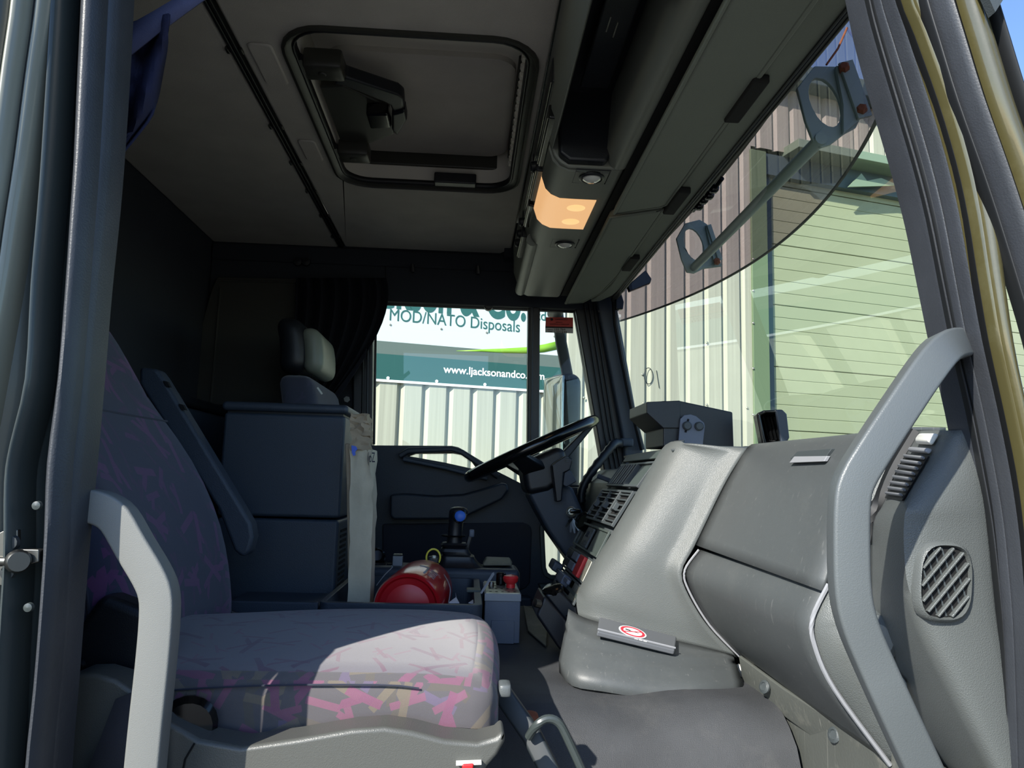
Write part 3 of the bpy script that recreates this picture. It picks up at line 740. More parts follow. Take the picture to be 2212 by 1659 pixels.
# switches and radios on the rearward face
for (y0, y1, z0, z1, m) in ((1.30, 1.52, .672, .70, 'black_gloss'), (1.54, 1.72, .672, .70, 'black_plastic'), (1.75, 1.91, .672, .70, 'black_gloss'), (1.25, 1.62, .715, .765, 'black_plastic'), (1.65, 1.92, .715, .765, 'black_gloss'), (1.98, 2.18, .67, .75, 'black_plastic')):
    g = G(); g.box(.127, .15, y0, y1, z0, z1); o_ = obj('radio_panel', g, m, oc, bevel=.004)
    g = G(); g.tube([(.126, y0+.01, z0+.003), (.126, y1-.01, z0+.003)], .0012, 6); obj('edge_bar', g, 'zinc', o_)
for y in (1.58, 1.94, 2.04, 2.12):
    g = G(); g.lathe((.130, y, .70), (-1, 0, -.2), [(.012, 0), (.012, .012), (.009, .015), (0, .015)], 16); obj('dial', g, 'black_plastic', oc)
g = G(); g.tube([(.152, 1.91, .640), (.156, 2.44, .638)], .018, 14); obj('edge_roll', g, 'console_top', oc)

# interior sun visors
for (y0, y1, lab) in ((.80, 1.60, 'larger grey padded sun visor on passenger side folded up under the header'), (1.62, 2.46, 'grey padded sun visor on driver side, folded up beyond the joint near the lamp')):
    v = thing('sun_visor', lab, 'sun visor', None)
    ins = .02 if y0 > 1.2 else 0
    poly = [(.306, y0), (.412, y0), (.412, y1-.07), (.404, y1-.055), (.31, y1)]
    if ins: poly = [(.306, y0+.005), (.40, y0-.05), (.414, y0-.06), (.420, 2.10), (.408, 2.30), (.37, 2.44), (.315, 2.47)]
    g = G(); g.prism([Vector((x, y, .604)) for x, y in poly], (0, 0, .022)); obj('pad', g, 'visor', v, bevel=.008, seg=3)
    g = G(); g.tube([Vector((x, y, .606)) for x, y in poly+poly[:1]], .0025, 6); obj('piping', g, 'visor', v)
# header trim
ht_ = struct('trim_4')
g = G(); g.prism([Vector((x, y, .612)) for x, y in ((.416, .80), (.470, .80), (.470, 2.2), (.455, 2.36), (.43, 2.44), (.40, 2.46), (.424, 2.25))], (0, 0, .06)); obj('header_trim', g, 'visor', ht_, bevel=.005)
g = G(); g.box(.296, .48, .80, 2.46, .63, .70); obj('header_core', g, 'dark_void', ht_)
for px, py, L_ in ((1612, 212, .13), (1462, 432, .13), (1363, 566, .12)):
    c = P(px, py, Z=.608); g = G(); g.box(c.x-.014, c.x+.012, c.y-L_/2, c.y+L_/2, .598, .612); obj('recess_shade', g, 'dark_void', ht_, bevel=.003)  # black blocks standing for recesses; their shade is put into the colour
for k in range(3):
    g = G(); g.tube([Vector((.462+.006*k, y, .610)) for y in (.80, 1.4, 2.0, 2.3)], .002, 6); obj('trim_bead', g, 'rubber_black' if k != 1 else 'rubber', ht_)
cb = thing('cable_clip', 'black cable bundle clip hanging at windscreen top edge', 'clip')
g = G()
for px, py in ((1520, 432), (1532, 422), (1542, 408), (1510, 445)):
    c = P(px, py, X=.515); g.rbox(c, (.02, .025, .018), .007, 3)
obj('clip_body', g, 'black_gloss', cb)
g = G(); g.tube([P(1497, 455, X=.515), P(1510, 440, X=.515), P(1545, 405, X=.515), P(1560, 385, X=.52)], .005, 8); obj('cable', g, 'black_gloss', cb)
cb = thing('visor_pivot', 'small black pivot clip at far top corner of the windscreen', 'clip')
g = G(); c = P(1343, 625, Y=2.44); g.rbox(c, (.02, .03, .02), .006, 4); g.tube([c, c+Vector((.02, -.02, .012))], .004, 8); obj('pivot', g, 'black_gloss', cb)

# ================================================================== DASHBOARD
da = thing('dashboard', 'grey grained plastic dashboard with centre console turned to the driver', 'dashboard')
YC0, YC1 = 1.50, 1.86
FA = Vector((.405, 0, .066)); FB = Vector((.2325, 0, -.228))
fd = (FB-FA); fn = Vector((fd.z, 0, -fd.x)).normalized()      # outward (towards the seats)
if fn.x > 0: fn = -fn
def Fp(t, v, h=0.): 
    p = FA+fd*t+fn*h; p = p+fn*(.012*math.sin(PI*min(max(t, 0), 1))); p.y = lerp(YC0, YC1, v); return p
def fblock(t0, t1, v0, v1, h0, h1, m, name, parent, bevel=.002):
    g = G(); g.hexa([Fp(t0, v0, h0), Fp(t1, v0, h0), Fp(t1, v1, h0), Fp(t0, v1, h0)], [Fp(t0, v0, h1), Fp(t1, v0, h1), Fp(t1, v1, h1), Fp(t0, v1, h1)])
    return obj(name, g, m, parent, bevel=bevel)
def fframe(t0, t1, v0, v1, wd, h0, h1, m, name, parent):
    g = G(); a = [Fp(t0, v0, h0), Fp(t1, v0, h0), Fp(t1, v1, h0), Fp(t0, v1, h0)]
    wt = wd/fd.length; wv = wd/(YC1-YC0)
    b = [Fp(t0+wt, v0+wv, h0), Fp(t1-wt, v0+wv, h0), Fp(t1-wt, v1-wv, h0), Fp(t0+wt, v1-wv, h0)]
    g.holed(a, [b], fn*(h1-h0)); return obj(name, g, m, parent, bevel=.001)
g = G(); rows = []
for t in [i/10 for i in range(11)]: rows.append([Fp(t, v, -.018) for v in (0.02, 1)])
g.grid(rows); obj('console_face', g, 'dash_dark', da, solid=.02, soff=0)
fframe(-.01, 1.02, 0.0, 1.02, .008, 0, .006, 'dash_green', 'face_frame', da)
fblock(.0, .055, .02, 1.0, .0, .006, 'dash_green', 'top_strip', da)
# upper ribbed slots and pocket
bay = fframe(.075, .27, .04, .98, .006, .0, .006, 'dash_dark', 'slot_bay', da)
for k in range(7):
    v = .42+.075*k; fblock(.09, .255, v, v+.035, -.004, .007, 'black_plastic' if k % 2 else 'dash_dark', 'rib', bay, .001)
fblock(.09, .255, .08, .36, -.002, .001, 'dash_green', 'pocket_floor', bay)
# louvred vents: three columns, vertical bars and cross blades
vent = fframe(.30, .55, .04, 1.0, .006, .0, .007, 'dash_dark', 'air_vent', da)
fblock(.31, .54, .05, .98, -.004, .0005, 'dark_void', 'vent_back', vent, 0)
for c0 in (.06, .37, .69):
    for k in range(6):
        t = .325+.037*k; fblock(t, t+.012, c0, c0+.28, .0, .006, 'dash_dark', 'blade', vent, .001)
    fblock(.31, .54, c0+.285, c0+.305, .0, .008, 'dash_dark', 'vent_bar', vent, .001)
    fblock(.40, .45, c0+.11, c0+.16, .004, .014, 'dash_dark', 'vent_tab', vent, .001)
# switch rows
b2 = fframe(.58, .755, .04, .98, .005, .0, .005, 'dash_green', 'switch_bay', da)
fblock(.59, .745, .08, .42, -.002, .001, 'dash_green', 'pocket_floor', b2)
fblock(.60, .74, .47, .68, .0, .006, 'dash_dark', 'socket_panel', b2)
fblock(.63, .67, .52, .62, .005, .0075, 'black_gloss', 'socket_slot', b2)
for k in range(4): fblock(.69+.011*k, .695+.011*k, .53, .63, .005, .008, 'black_plastic', 'socket_rib', b2, 0)
b3 = fframe(.775, .93, .04, .98, .005, .0, .005, 'dash_dark', 'switch_bay', da)
fblock(.785, .92, .24, .40, .0, .012, 'red_plastic', 'warning_switch', b3)
fblock(.785, .92, .08, .21, .0, .006, 'zinc', 'label_strip', b3)
for k in range(2): fblock(.79+.065*k, .845+.065*k, .46, .66, .0, .012, 'box_grey', 'rocker_switch', b3)
for k in range(2): fblock(.79+.065*k, .845+.065*k, .70, .92, .0, .010, 'black_plastic', 'rocker_switch', b3)
b4 = fframe(.94, 1.06, .04, .98, .005, .0, .005, 'dash_dark', 'heater_panel', da)
fblock(.95, 1.05, .08, .30, .0, .004, 'zinc', 'scale_strip', b4)
fblock(.95, 1.02, .45, .70, .0, .022, 'box_grey', 'slider_knob', b4, .004)
fblock(.96, .99, .30, .45, .012, .02, 'box_grey', 'slider_lever', b4, .002)
fblock(.92, .99, .85, 1.05, .006, .032, 'navy_plastic', 'slider_knob', b4, .005)
fblock(.955, .975, .68, .87, .012, .02, 'navy_plastic', 'slider_lever', b4, .002)
g = G(); c = P(1264, 1128, Y=1.85); g.lathe(c, fn*.7+Vector((0, -.4, 0)), [(.023, -.03), (.023, .01), (.021, .014), (.018, .014), (.016, .010), (0, .010)], 28); obj('rotary_switch', g, 'black_gloss', da)
g = G(); c = Fp(.22, 1.0, .0); g.tube([c, c+Vector((-.03, .02, .012))], .006, 8); obj('stalk', g, 'navy_plastic', da)
# chin under the face
g = G(); rows = []
for k in range(9):
    a = k/8; p = FB+Vector((-.006*math.sin(a*PI), 0, -.075*a)) + Vector((.035*a*a, 0, 0))
    rows.append([Vector((p.x, y, p.z)) for y in (1.505, 1.52, 1.84, 1.88)])
g.grid(rows); obj('chin', g, 'black_gloss', da, solid=.01)
# console cheek: left polyline to right polyline
Lp = smooth_path([P(1478, 957, Y=1.46), P(1442, 966, Y=1.495)+Vector((.002, 0, 0)), P(1400, 1040, Y=1.50), P(1350, 1124, Y=1.50), P(1300, 1206, Y=1.50), P(1262, 1272, Y=1.50), P(1256, 1304, Y=1.50), P(1262, 1336, Y=1.49)], 4)
Rp_px = [(1620, 970), (1588, 1020), (1560, 1072), (1508, 1180), (1481, 1232), (1490, 1275), (1535, 1350), (1600, 1418)]
Rp = smooth_path([P(x, y, Y=1.40) for x, y in Rp_px], 4)
def resample(pts, n):
    L = [0]
    for a, b in zip(pts, pts[1:]): L.append(L[-1]+(b-a).length)
    out = []
    for i in range(n):
        s = L[-1]*i/(n-1)
        for j in range(len(L)-1):
            if L[j] <= s <= L[j+1]+1e-9:
                out.append(lerp(pts[j], pts[j+1], (s-L[j])/max(L[j+1]-L[j], 1e-9))); break
    return out
Lr = resample(Lp, 33); Rr = resample(Rp, 33); rows = []
for k in range(17):
    t = k/16; row = []
    for i, (a, b) in enumerate(zip(Lr, Rr)):
        e = math.sin(PI*i/32)
        p = lerp(a, b, t); bul = math.sin(PI*min(1, t*1.25)**.55) if t < .8 else math.sin(PI)*0
        p = p+Vector((-.006, -.034*(max(0, bul))*(.5+.5*e), 0)); row.append(p)
    rows.append(row)
edge = [[Vector((a.x+.010, a.y+.03, a.z+.004)) for a in Lr], [Vector((a.x-.001, a.y+.006, a.z)) for a in Lr]]
g = G(); g.grid(edge+rows); obj('console_cheek', g, 'dash', da, ang=70, solid=.004, soff=1)
g = G(); g.tube([p+Vector((-.004, -.002, 0)) for p in Lr[5:26]], .0022, 6); obj('edge_bead', g, 'light_grey', da)
# passenger side, upper and lower lids
Rs = [P(x, y, Y=1.40) for x, y in Rp_px]
def at_y(xz, y): return [Vector((x, y, z)) for x, z in xz]
up_far = at_y([(.62, .078), (.565, .076)], 1.40)+Rs[:4]
up_near = at_y([(.62, .078), (.565, .076), (.53, .062), (.500, .01), (.480, -.05), (.452, -.128)], .93)
upf = smooth_path(up_far, 4); upn = smooth_path(up_near, 4)
g = G(); g.grid([[lerp(a, b, k/10) for a, b in zip(upf, upn)] for k in range(11)]); obj('upper_cover', g, 'dash_lid', da, ang=70, solid=.006, soff=1)
lo_far = [Rs[3]+Vector((.003, 0, -.006))]+Rs[4:]
lo_near = [P(x, y, Y=.93) for x, y in ((1792, 1262), (1758, 1335), (1762, 1392), (1805, 1488), (1925, 1652))]
lo_near = [lo_near[0], lo_near[1], lo_near[2], lo_near[3], lo_near[4]]
lof = smooth_path(lo_far, 5); lon = smooth_path(lo_near, 5)
g = G(); g.grid([[lerp(a, b, k/10) for a, b in zip(lof, lon)] for k in range(11)]); gl = obj('glovebox_lid', g, 'dash_lid', da, ang=70, solid=.006, soff=1)
g = G(); g.tube([p+Vector((-.002, -.001, 0)) for p in lon], .003, 6); obj('lid_edge', g, 'light_grey', gl)
g = G(); g.tube([p+Vector((-.003, -.004, 0)) for p in lof], .0022, 6); obj('lid_edge', g, 'light_grey', gl)
g = G(); g.grid([[upf[-1]+Vector((.02, 0, .01)), lof[0]+Vector((.02, 0, -.02))], [upn[-1]+Vector((.02, 0, .01)), lon[0]+Vector((.02, 0, -.02))]]); obj('seam_gap', g, 'dark_void', da, solid=.004)
# finger slot as a proud plate; recess shade put into its darker colour
g = G(); g.prism([P(1706, 992, X=.504), P(1722, 975, X=.511), P(1796, 969, X=.513), P(1784, 986, X=.507), P(1776, 996, X=.504)], (.008, 0, 0))
obj('finger_slot_shade', g, 'dash_dark', da, bevel=.001)
g = G(); g.prism([P(1704, 1000, X=.501), P(1715, 986, X=.505), P(1786, 985, X=.505), P(1779, 997, X=.501)], (.006, 0, 0)); obj('slot_lip', g, 'light_grey', da, bevel=.001)
# passenger end block
An = smooth_path([P(1985, 931, Y=.86), P(1945, 1000, Y=.87), P(1908, 1085, Y=.88), P(1884, 1130, Y=.88), P(1881, 1230, Y=.88), P(1884, 1330, Y=.88), P(1912, 1440, Y=.88), P(1985, 1570, Y=.87), P(2080, 1720, Y=.86)], 4)
Bn = smooth_path([P(2062, 930, Y=.755), P(2012, 1010, Y=.745), P(1962, 1092, Y=.735), P(1953, 1130, Y=.735), P(1953, 1190, Y=.735), P(1962, 1268, Y=.735), P(1998, 1362, Y=.735), P(2060, 1490, Y=.735), P(2175, 1720, Y=.735)], 4)
Cn = smooth_path([P(2118, 926, Y=.77), P(2124, 1010, Y=.75), P(2135, 1080, Y=.745), P(2142, 1130, Y=.745), P(2148, 1190, Y=.745), P(2155, 1268, Y=.745), P(2165, 1362, Y=.745), P(2190, 1490, Y=.745), P(2230, 1720, Y=.745)], 4)
Dn = [Vector((max(p.x+.035, .47) if i < 22 else p.x+.012, .905, p.z)) for i, p in enumerate(An)]
Dn0 = [p for p in Dn]
rows = [An]
for k in range(1, 9):
    t = k/8; rows.append([lerp(a, b, t)+Vector((-.006*math.sin(PI*t), -.004*math.sin(PI*t), 0)) for a, b in zip(An, Bn)])
for k in range(1, 9):
    t = k/8; rows.append([lerp(a, b, t)+Vector((0, -.010*math.sin(PI*t)**.5, 0)) for a, b in zip(Bn, Cn)])
g = G(); g.grid(rows); obj('end_block', g, 'dash', da, ang=70, solid=.004, soff=1)
g = G(); g.grid([Dn0, [p+Vector((.004, .012, 0)) for p in An], An]); obj('block_return', g, 'dash_dark', da, ang=70)
# recess between the lid and the end block
lonr = resample(lon+[P(2060, 1740, Y=.93)], len(An)); upr = resample(upn, 12)
Ln = resample(upn[4:]+lon, len(An))
g = G(); g.grid([[p+Vector((.002, 0, 0)) for p in Ln], [lerp(a, b, .4)+Vector((.02, 0, 0)) for a, b in zip(Ln, Dn0)], Dn0]); obj('handle_recess', g, 'dash', da, ang=70, solid=.004, soff=1)
g = G(); g.tube([p+Vector((-.001, .004, 0)) for p in An[:15]], .0095, 8); obj('groove_shade', g, 'rubber_black', da)  # dark strip along the end block gap, painting in the gap's shade
# little side vent and knob
def AB(t, v, h=0.):
    i = t*(len(An)-1); k = int(i); fr = i-k
    a = lerp(An[k], An[k+1], fr); b = lerp(Bn[k], Bn[k+1], fr)
    return lerp(a, b, v)+Vector((-.008*math.sin(PI*v)-h*.8, -.004*math.sin(PI*v)-h*.6, h*.2))
sv = obj('side_vent', G().hexa([AB(.095, .15, .001), AB(.235, .15, .001), AB(.235, .85, .001), AB(.095, .85, .001)], [AB(.095, .15, .004), AB(.235, .15, .004), AB(.235, .85, .004), AB(.095, .85, .004)]), 'rubber_black', da)
for k in range(8):
    t = .100+.0165*k
    g = G(); g.hexa([AB(t, .22, .004), AB(t+.009, .22, .004), AB(t+.009, .82, .004), AB(t, .82, .004)], [AB(t, .22, .012), AB(t+.007, .22, .011), AB(t+.007, .82, .011), AB(t, .82, .012)]); obj('fin', g, 'light_grey', sv, bevel=.0015)
g = G(); g.hexa([AB(.022, .35, .002), AB(.065, .35, .002), AB(.065, .8, .002), AB(.022, .8, .002)], [AB(.03, .4, .014), AB(.058, .4, .014), AB(.058, .75, .014), AB(.03, .75, .014)]); obj('vent_knob', g, 'white_plastic', da, bevel=.003)
g = G(); g.hexa([AB(.074, .25, .002), AB(.09, .25, .002), AB(.09, .85, .002), AB(.074, .85, .002)], [AB(.076, .3, .012), AB(.088, .3, .012), AB(.088, .8, .012), AB(.076, .8, .012)]); obj('vent_wheel', g, 'light_grey', da, bevel=.003)
# round demister vent
rv = thing('tmp', '', '')
bpy.data.objects.remove(rv)
vc = P(2037, 1256, Y=.728); ex = P(2089, 1258, Y=.728)-vc; ez = P(2040, 1180, Y=.728)-vc
def E(r, a, dy=0.): return vc+ex*r*math.cos(a)+ez*r*math.sin(a)*1.0+Vector((0, dy, 0))
def sq(a):  # squarer than an ellipse
    return 1/(abs(math.cos(a))**3+abs(math.sin(a))**3)**(1/3)
def ering(r, dy): return [E(r*sq(2*PI*i/40), 2*PI*i/40, dy) for i in range(40)]
g = G(); g.rings([ering(1.16, .006), ering(1.12, -.004), ering(1.04, -.006), ering(1.0, -.001), ering(.97, .012)], True, False); rvt = obj('round_vent', g, 'dash', da, ang=60)
g = G(); g.rings([ering(1.0, -.001), ering(1.0, .0)], True, True); obj('vent_well', g, 'dark_void', rvt)
for k in range(6):
    off = (-.97+.39*k); d = Vector((.72, 0, .69))
    def lim(off):
        # chord of the ellipse along the diagonal
        pts = []
        for s in [i/60 for i in range(-90, 91)]:
            x = s*.70+off*.71; z = s*.62-off*.62
            if (abs(x)**3+abs(z)**3) < .93: pts.append((x, z))
        return pts[0], pts[-1]
    try: (x0, z0), (x1, z1) = lim(off)
    except IndexError: continue
    a = vc+ex*x0+ez*z0; b = vc+ex*x1+ez*z1
    g = G(); g.sweep([a+Vector((0, -.003, 0)), b+Vector((0, -.003, 0))], rrect(.0022, .006, .0008), up=(0, 1, 0)); obj('slat', g, 'dash', rvt)
for k in range(5):
    off = -.7+.35*k; pts = []
    for s in [i/60 for i in range(-90, 91)]:
        x = s*.45+off; z = -s*.85
        if (abs(x)**3+abs(z)**3) < .9: pts.append((x, z))
    if len(pts) < 3: continue
    a = vc+ex*pts[0][0]+ez*pts[0][1]; b = vc+ex*pts[-1][0]+ez*pts[-1][1]
    g = G(); g.tube([a+Vector((0, -.001, 0)), b+Vector((0, -.001, 0))], .0012, 5); obj('cross_bar', g, 'dash_dark', rvt)
# handle feet
g = G(); g.lathe(P(1888, 1372, Y=.85), (-.5, -1, 0), [(0, 0), (.028, 0), (.026, .02), (.018, .028), (0, .03)], 20); obj('handle_foot', g, 'handle', da)
g = G(); g.prism(PL([(1893, 1405), (1935, 1408), (1946, 1430), (1948, 1500), (1938, 1515), (1905, 1450)], Y=.83), (0, .03, 0)); obj('handle_plate', g, 'handle', da, bevel=.004)
g = G(); g.lathe(P(1930, 1478, Y=.83), (-.3, -1, 0), [(0, 0), (.014, 0), (.012, .008), (0, .01)], 16); obj('plate_bolt', g, 'handle', da)
# driver side cowl behind the steering wheel
g = G(); g.prism([Vector((x, 1.90, z)) for x, z in ((.60, .05), (.45, .045), (.40, .0), (.39, -.06), (.42, -.16), (.60, -.2))], (0, .64, 0)); obj('driver_cowl', g, 'dash_dark', da, bevel=.015)
g = G(); g.box(.42, .64, 1.46, 1.92, -.34, .058); obj('core', g, 'dark_void', da)
g = G(); g.box(.545, .64, .90, 1.46, -.33, .055); obj('core', g, 'dark_void', da)
g = G(); g.grid([[Vector((x, y, z)) for x, z in ((.405, .068), (.44, .076), (.62, .078), (.66, .07))] for y in (1.92, 1.86, 1.50, 1.46)]); obj('top_deck', g, 'dash_dark', da, solid=.006)
g = G(); g.rbox(P(1622, 968, Y=1.55)+Vector((0, 0, -.004)), (.05, .05, .014), .006, 4); obj('screen_wiper_jet', g, 'black_plastic', da)

# lower centre housing with ashtray
lh = thing('lower_console', 'grey lower console housing below dash with slate lid and no smoking sticker', 'console')
bk = smooth_path([P(1228, 1315, Y=1.46), P(1262, 1334, Y=1.44), P(1320, 1350, Y=1.42), P(1420, 1374, Y=1.41), P(1520, 1398, Y=1.40), P(1580, 1414, Y=1.39)], 3)
ft = smooth_path([P(1222, 1352, Y=1.42), P(1252, 1378, Y=1.36), P(1320, 1396, Y=1.335), P(1420, 1420, Y=1.33), P(1520, 1428, Y=1.34), P(1588, 1424, Y=1.37)], 3)
bt = smooth_path([P(1207, 1424, Y=1.37), P(1235, 1452, Y=1.31), P(1300, 1463, Y=1.29), P(1420, 1481, Y=1.285), P(1520, 1480, Y=1.29), P(1603, 1474, Y=1.33)], 3)
rows = [bk]+[[lerp(a, b, k/3) for a, b in zip(bk, ft)] for k in (1, 2)]+[[p+Vector((0, .006, .002)) for p in ft], [p+Vector((0, 0, -.006)) for p in ft]]+[[lerp(a, b, k/4) for a, b in zip(ft, bt)] for k in (1, 2, 3)]+[bt, [p+Vector((0, -.01, -.02)) for p in bt]]
g = G(); g.grid(rows); obj('housing', g, 'dash_lid', lh, ang=60, solid=.004, soff=1)
q = [P(1292, 1345, Y=1.42), P(1459, 1388, Y=1.405), P(1455, 1418, Y=1.335), P(1287, 1377, Y=1.345)]
nn = (q[1]-q[0]).cross(q[3]-q[0]).normalized()
if nn.z < 0: nn = -nn
g = G(); g.hexa([p+nn*.002 for p in q], [p+nn*.012 for p in q]); ld = obj('ashtray_lid', g, 'lid_slate', lh, bevel=.003)
ux = (q[1]-q[0]).normalized(); uy = nn.cross(ux).normalized()
pc = lerp(lerp(q[0], q[1], .42), lerp(q[3], q[2], .46), .52)+nn*.0125
def disc(c, r0, r1, h, m, name, par, n=32):
    g = G(); A = [c+(ux*math.cos(2*PI*i/n)+uy*math.sin(2*PI*i/n))*r1 for i in range(n)]
    if r0: g.holed(A, [[c+(ux*math.cos(2*PI*i/n)+uy*math.sin(2*PI*i/n))*r0 for i in range(n)]], nn*h)
    else: g.prism(A, nn*h)
    return obj(name, g, m, par)
disc(pc, 0, .0255, .0006, 'sticker_white', 'sticker', ld)
disc(pc+nn*.0006, .0175, .0225, .0004, 'sticker_red', 'sticker_ring', ld)
d1 = (ux*.9+uy*.45).normalized(); d2 = nn.cross(d1)
g = G(); g.prism([pc+nn*.0006+d1*a+d2*b for a, b in ((-.019, -.0014), (.019, -.0014), (.019, .0014), (-.019, .0014))], nn*.0005); obj('sticker_bar', g, 'sticker_red', ld)
g = G(); g.prism([pc+nn*.0006+ux*a+uy*b for a, b in ((-.013, .002), (-.004, .0005), (-.004, .0045), (-.013, .006))], nn*.0005)
g.prism([pc+nn*.0006+ux*a+uy*b for a, b in ((-.003, .001), (.011, -.001), (.011, .0005), (-.003, .0025))], nn*.0003); obj('sticker_cigarette', g, 'text_black', ld)
for k in range(3):
    c = pc-uy*.030+ux*(.004+.008*k); g = G(); g.prism([c+ux*a+uy*b for a, b in ((-.003, -.0015), (.003, -.0015), (.003, .0015), (-.003, .0015))], nn*.0006); obj('print_mark', g, 'text_white', ld)
g = G(); g.tube([lerp(q[3], q[0], .1)+nn*.013, lerp(q[2], q[1], .1)+nn*.013], .0018, 6); obj('lid_bead', g, 'light_grey', ld)

# dark pedal-side box
pb = thing('black_sensor_box', 'dark green black box with two rubber pads at the foot of centre console', 'box')
def px3(l): return [P(x, y, Y=yy) for x, y, yy in l]
a = px3([(1160, 1330, 1.50), (1175, 1286, 1.62), (1204, 1270, 1.70), (1262, 1322, 1.60), (1300, 1362, 1.48), (1230, 1372, 1.42)])
g = G(); g.prism(PL([(1176, 1286), (1204, 1272), (1288, 1348), (1240, 1366)], Y=1.53), (0, .08, 0)); 
g.prism(PL([(1158, 1330), (1176, 1286), (1240, 1360), (1222, 1418), (1206, 1400)], Y=1.50), (0, .13, 0)); obj('case', g, 'black_plastic', pb, bevel=.006)
for px, py in ((1194, 1274), (1228, 1322)):
    g = G(); g.lathe(P(px, py, Y=1.55), (-.3, -.3, 1), [(.022, -.004), (.022, .004), (.016, .008), (0, .008)], 20); obj('rubber_pad', g, 'black_gloss', pb)
g = G(); g.lathe(P(1166, 1305, Y=1.5), (-1, -.5, .3), [(.008, 0), (.008, .012), (.004, .014), (0, .014)], 10); obj('plug', g, 'steel', pb)

# footwell side: painted metal kick panel
kp = struct('trim_5')
g = G(); g.prism([Vector((.53, y, z)) for y, z in ((.80, -.30), (1.42, -.335), (1.42, -.90), (.80, -.90))], (.01, 0, 0)); obj('kick_panel', g, 'metal_grey', kp)
g = G(); g.sweep([P(1604, 1446, Y=1.36), P(1700, 1520, Y=1.21), P(1800, 1588, Y=1.085), P(1930, 1672, Y=.95)], rrect(.05, .006, .002), up=(1, 0, .2)); obj('flange', g, 'metal_grey', kp)
for px, py, yy in ((1653, 1484, 1.26), (1804, 1588, 1.07)):
    g = G(); g.lathe(P(px, py, Y=yy), (-1, -.4, .3), [(.011, 0), (.011, .003), (.007, .005), (.006, .003), (0, .003)], 14); obj('screw', g, 'dash_dark', kp)
g = G(); g.tube([P(1592, 1438, Y=1.40), P(1604, 1455, Y=1.39), P(1612, 1466, Y=1.38)], .006, 6); obj('connector', g, 'white_plastic', kp)

# ================================================================== THINGS ON THE DASH
bb = thing('folded_metal_box', 'angular matt black metal box on dash top with slotted side bracket', 'box')
g = G(); g.prism(PL([(1433, 866), (1470, 866), (1583, 890), (1586, 968), (1433, 964), (1433, 925), (1397, 892), (1397, 870)], Y=1.56), (0, .16, 0)); obj('shell', g, 'black_plastic', bb, bevel=.003)
g = G(); g.prism(PL([(1397, 868), (1470, 865), (1470, 925), (1433, 925), (1397, 892)], Y=1.555), (0, .17, 0)); obj('hood', g, 'black_plastic', bb, bevel=.002)
g = G(); g.prism(PL([(1465, 962), (1470, 905), (1478, 897), (1492, 895), (1504, 899), (1521, 913), (1523, 920), (1518, 965)], Y=1.548), (0, .006, 0)); br = obj('bracket', g, 'box_grey', bb, bevel=.001)
for px, py in ((1483, 920), (1509, 921)):
    g = G(); g.lathe(P(px, py, Y=1.548), (0, -1, 0), [(.0095, -.002), (.0095, .006), (.007, .009), (0, .009)], 20); obj('knob', g, 'dash_dark', br)
g = G(); g.sweep(PL([(1487, 905), (1481, 934)], Y=1.546), rrect(.004, .002, .0005), up=(0, 1, 0)); obj('slot', g, 'dark_void', br)
mh = thing('mirror_housing', 'small hollow black plastic housing standing on the dash by the windscreen', 'housing')
mo = [(1634, 893), (1650, 886), (1690, 884), (1700, 894), (1706, 945), (1700, 956), (1688, 962), (1652, 966), (1646, 958)]
mi = [(1644, 898), (1655, 893), (1682, 893), (1694, 950), (1656, 955)]
g = G(); g.holed(PL(mo, Y=1.46), [PL(mi, Y=1.46)], (.012, .05, 0)); obj('shell', g, 'black_gloss', mh, bevel=.004, seg=3)
g = G(); g.prism(PL([(1676, 886), (1692, 885), (1700, 895), (1706, 945), (1700, 956), (1688, 960)], Y=1.455), (.0, .008, 0)); obj('rim', g, 'navy_plastic', mh, bevel=.003)
g = G(); g.prism(PL([(1640, 893), (1685, 893), (1690, 920), (1692, 958), (1650, 962)], Y=1.51), (.002, .006, 0)); obj('back_plate', g, 'black_gloss', mh)
for k in range(4):
    g = G(); g.tube(PL([(1648+8*k, 900), (1660+8*k, 950)], Y=1.50), .003, 6); obj('rib', g, 'black_gloss', mh)

# ================================================================== GRAB HANDLES AND PILLARS, NEAR SIDE
hn = thing('grab_handle', 'long grey angular grab handle in front of the passenger dashboard', 'handle')
pts = [P(2068, 745, Y=.74), P(2040, 752, Y=.69), P(2005, 790, Y=.665), P(1940, 885, Y=.655), P(1875, 985, Y=.65), P(1846, 1035, Y=.65), P(1834, 1080, Y=.65), P(1832, 1180, Y=.65), P(1836, 1280, Y=.65), P(1852, 1350, Y=.65), P(1885, 1430, Y=.65), P(1935, 1540, Y=.65), P(2030, 1745, Y=.66), P(2075, 1850, Y=.68), P(2130, 1890, Y=.73)]
g = G(); g.sweep(smooth_path(pts, 3), rrect(.031, .026, .0035), up=(.2, 1, 0)); obj('bar', g, 'handle', hn, ang=40)
g = G(); g.rbox(P(2062, 748, Y=.75), (.02, .05, .035), .006, 4); obj('end_mount', g, 'handle', hn)
hl = thing('grab_handle', 'pale grey grab handle curving down beside passenger seat from the rear pillar', 'handle')
pts = [P(x, y, Y=yy) for x, y, yy in ((165, 1092, .818), (195, 1092, .818), (228, 1100, .818), (258, 1122, .818), (292, 1180, .818), (328, 1240, .818), (344, 1280, .818), (346, 1330, .818), (338, 1430, .818), (322, 1580, .818), (306, 1760, .818), (300, 1900, .818), (270, 1960, .818), (200, 1975, .818))]
g = G(); g.sweep(smooth_path(pts, 3), rrect(.0345, .026, .003), up=(0, 1, 0)); obj('bar', g, 'handle_light', hl, ang=40)

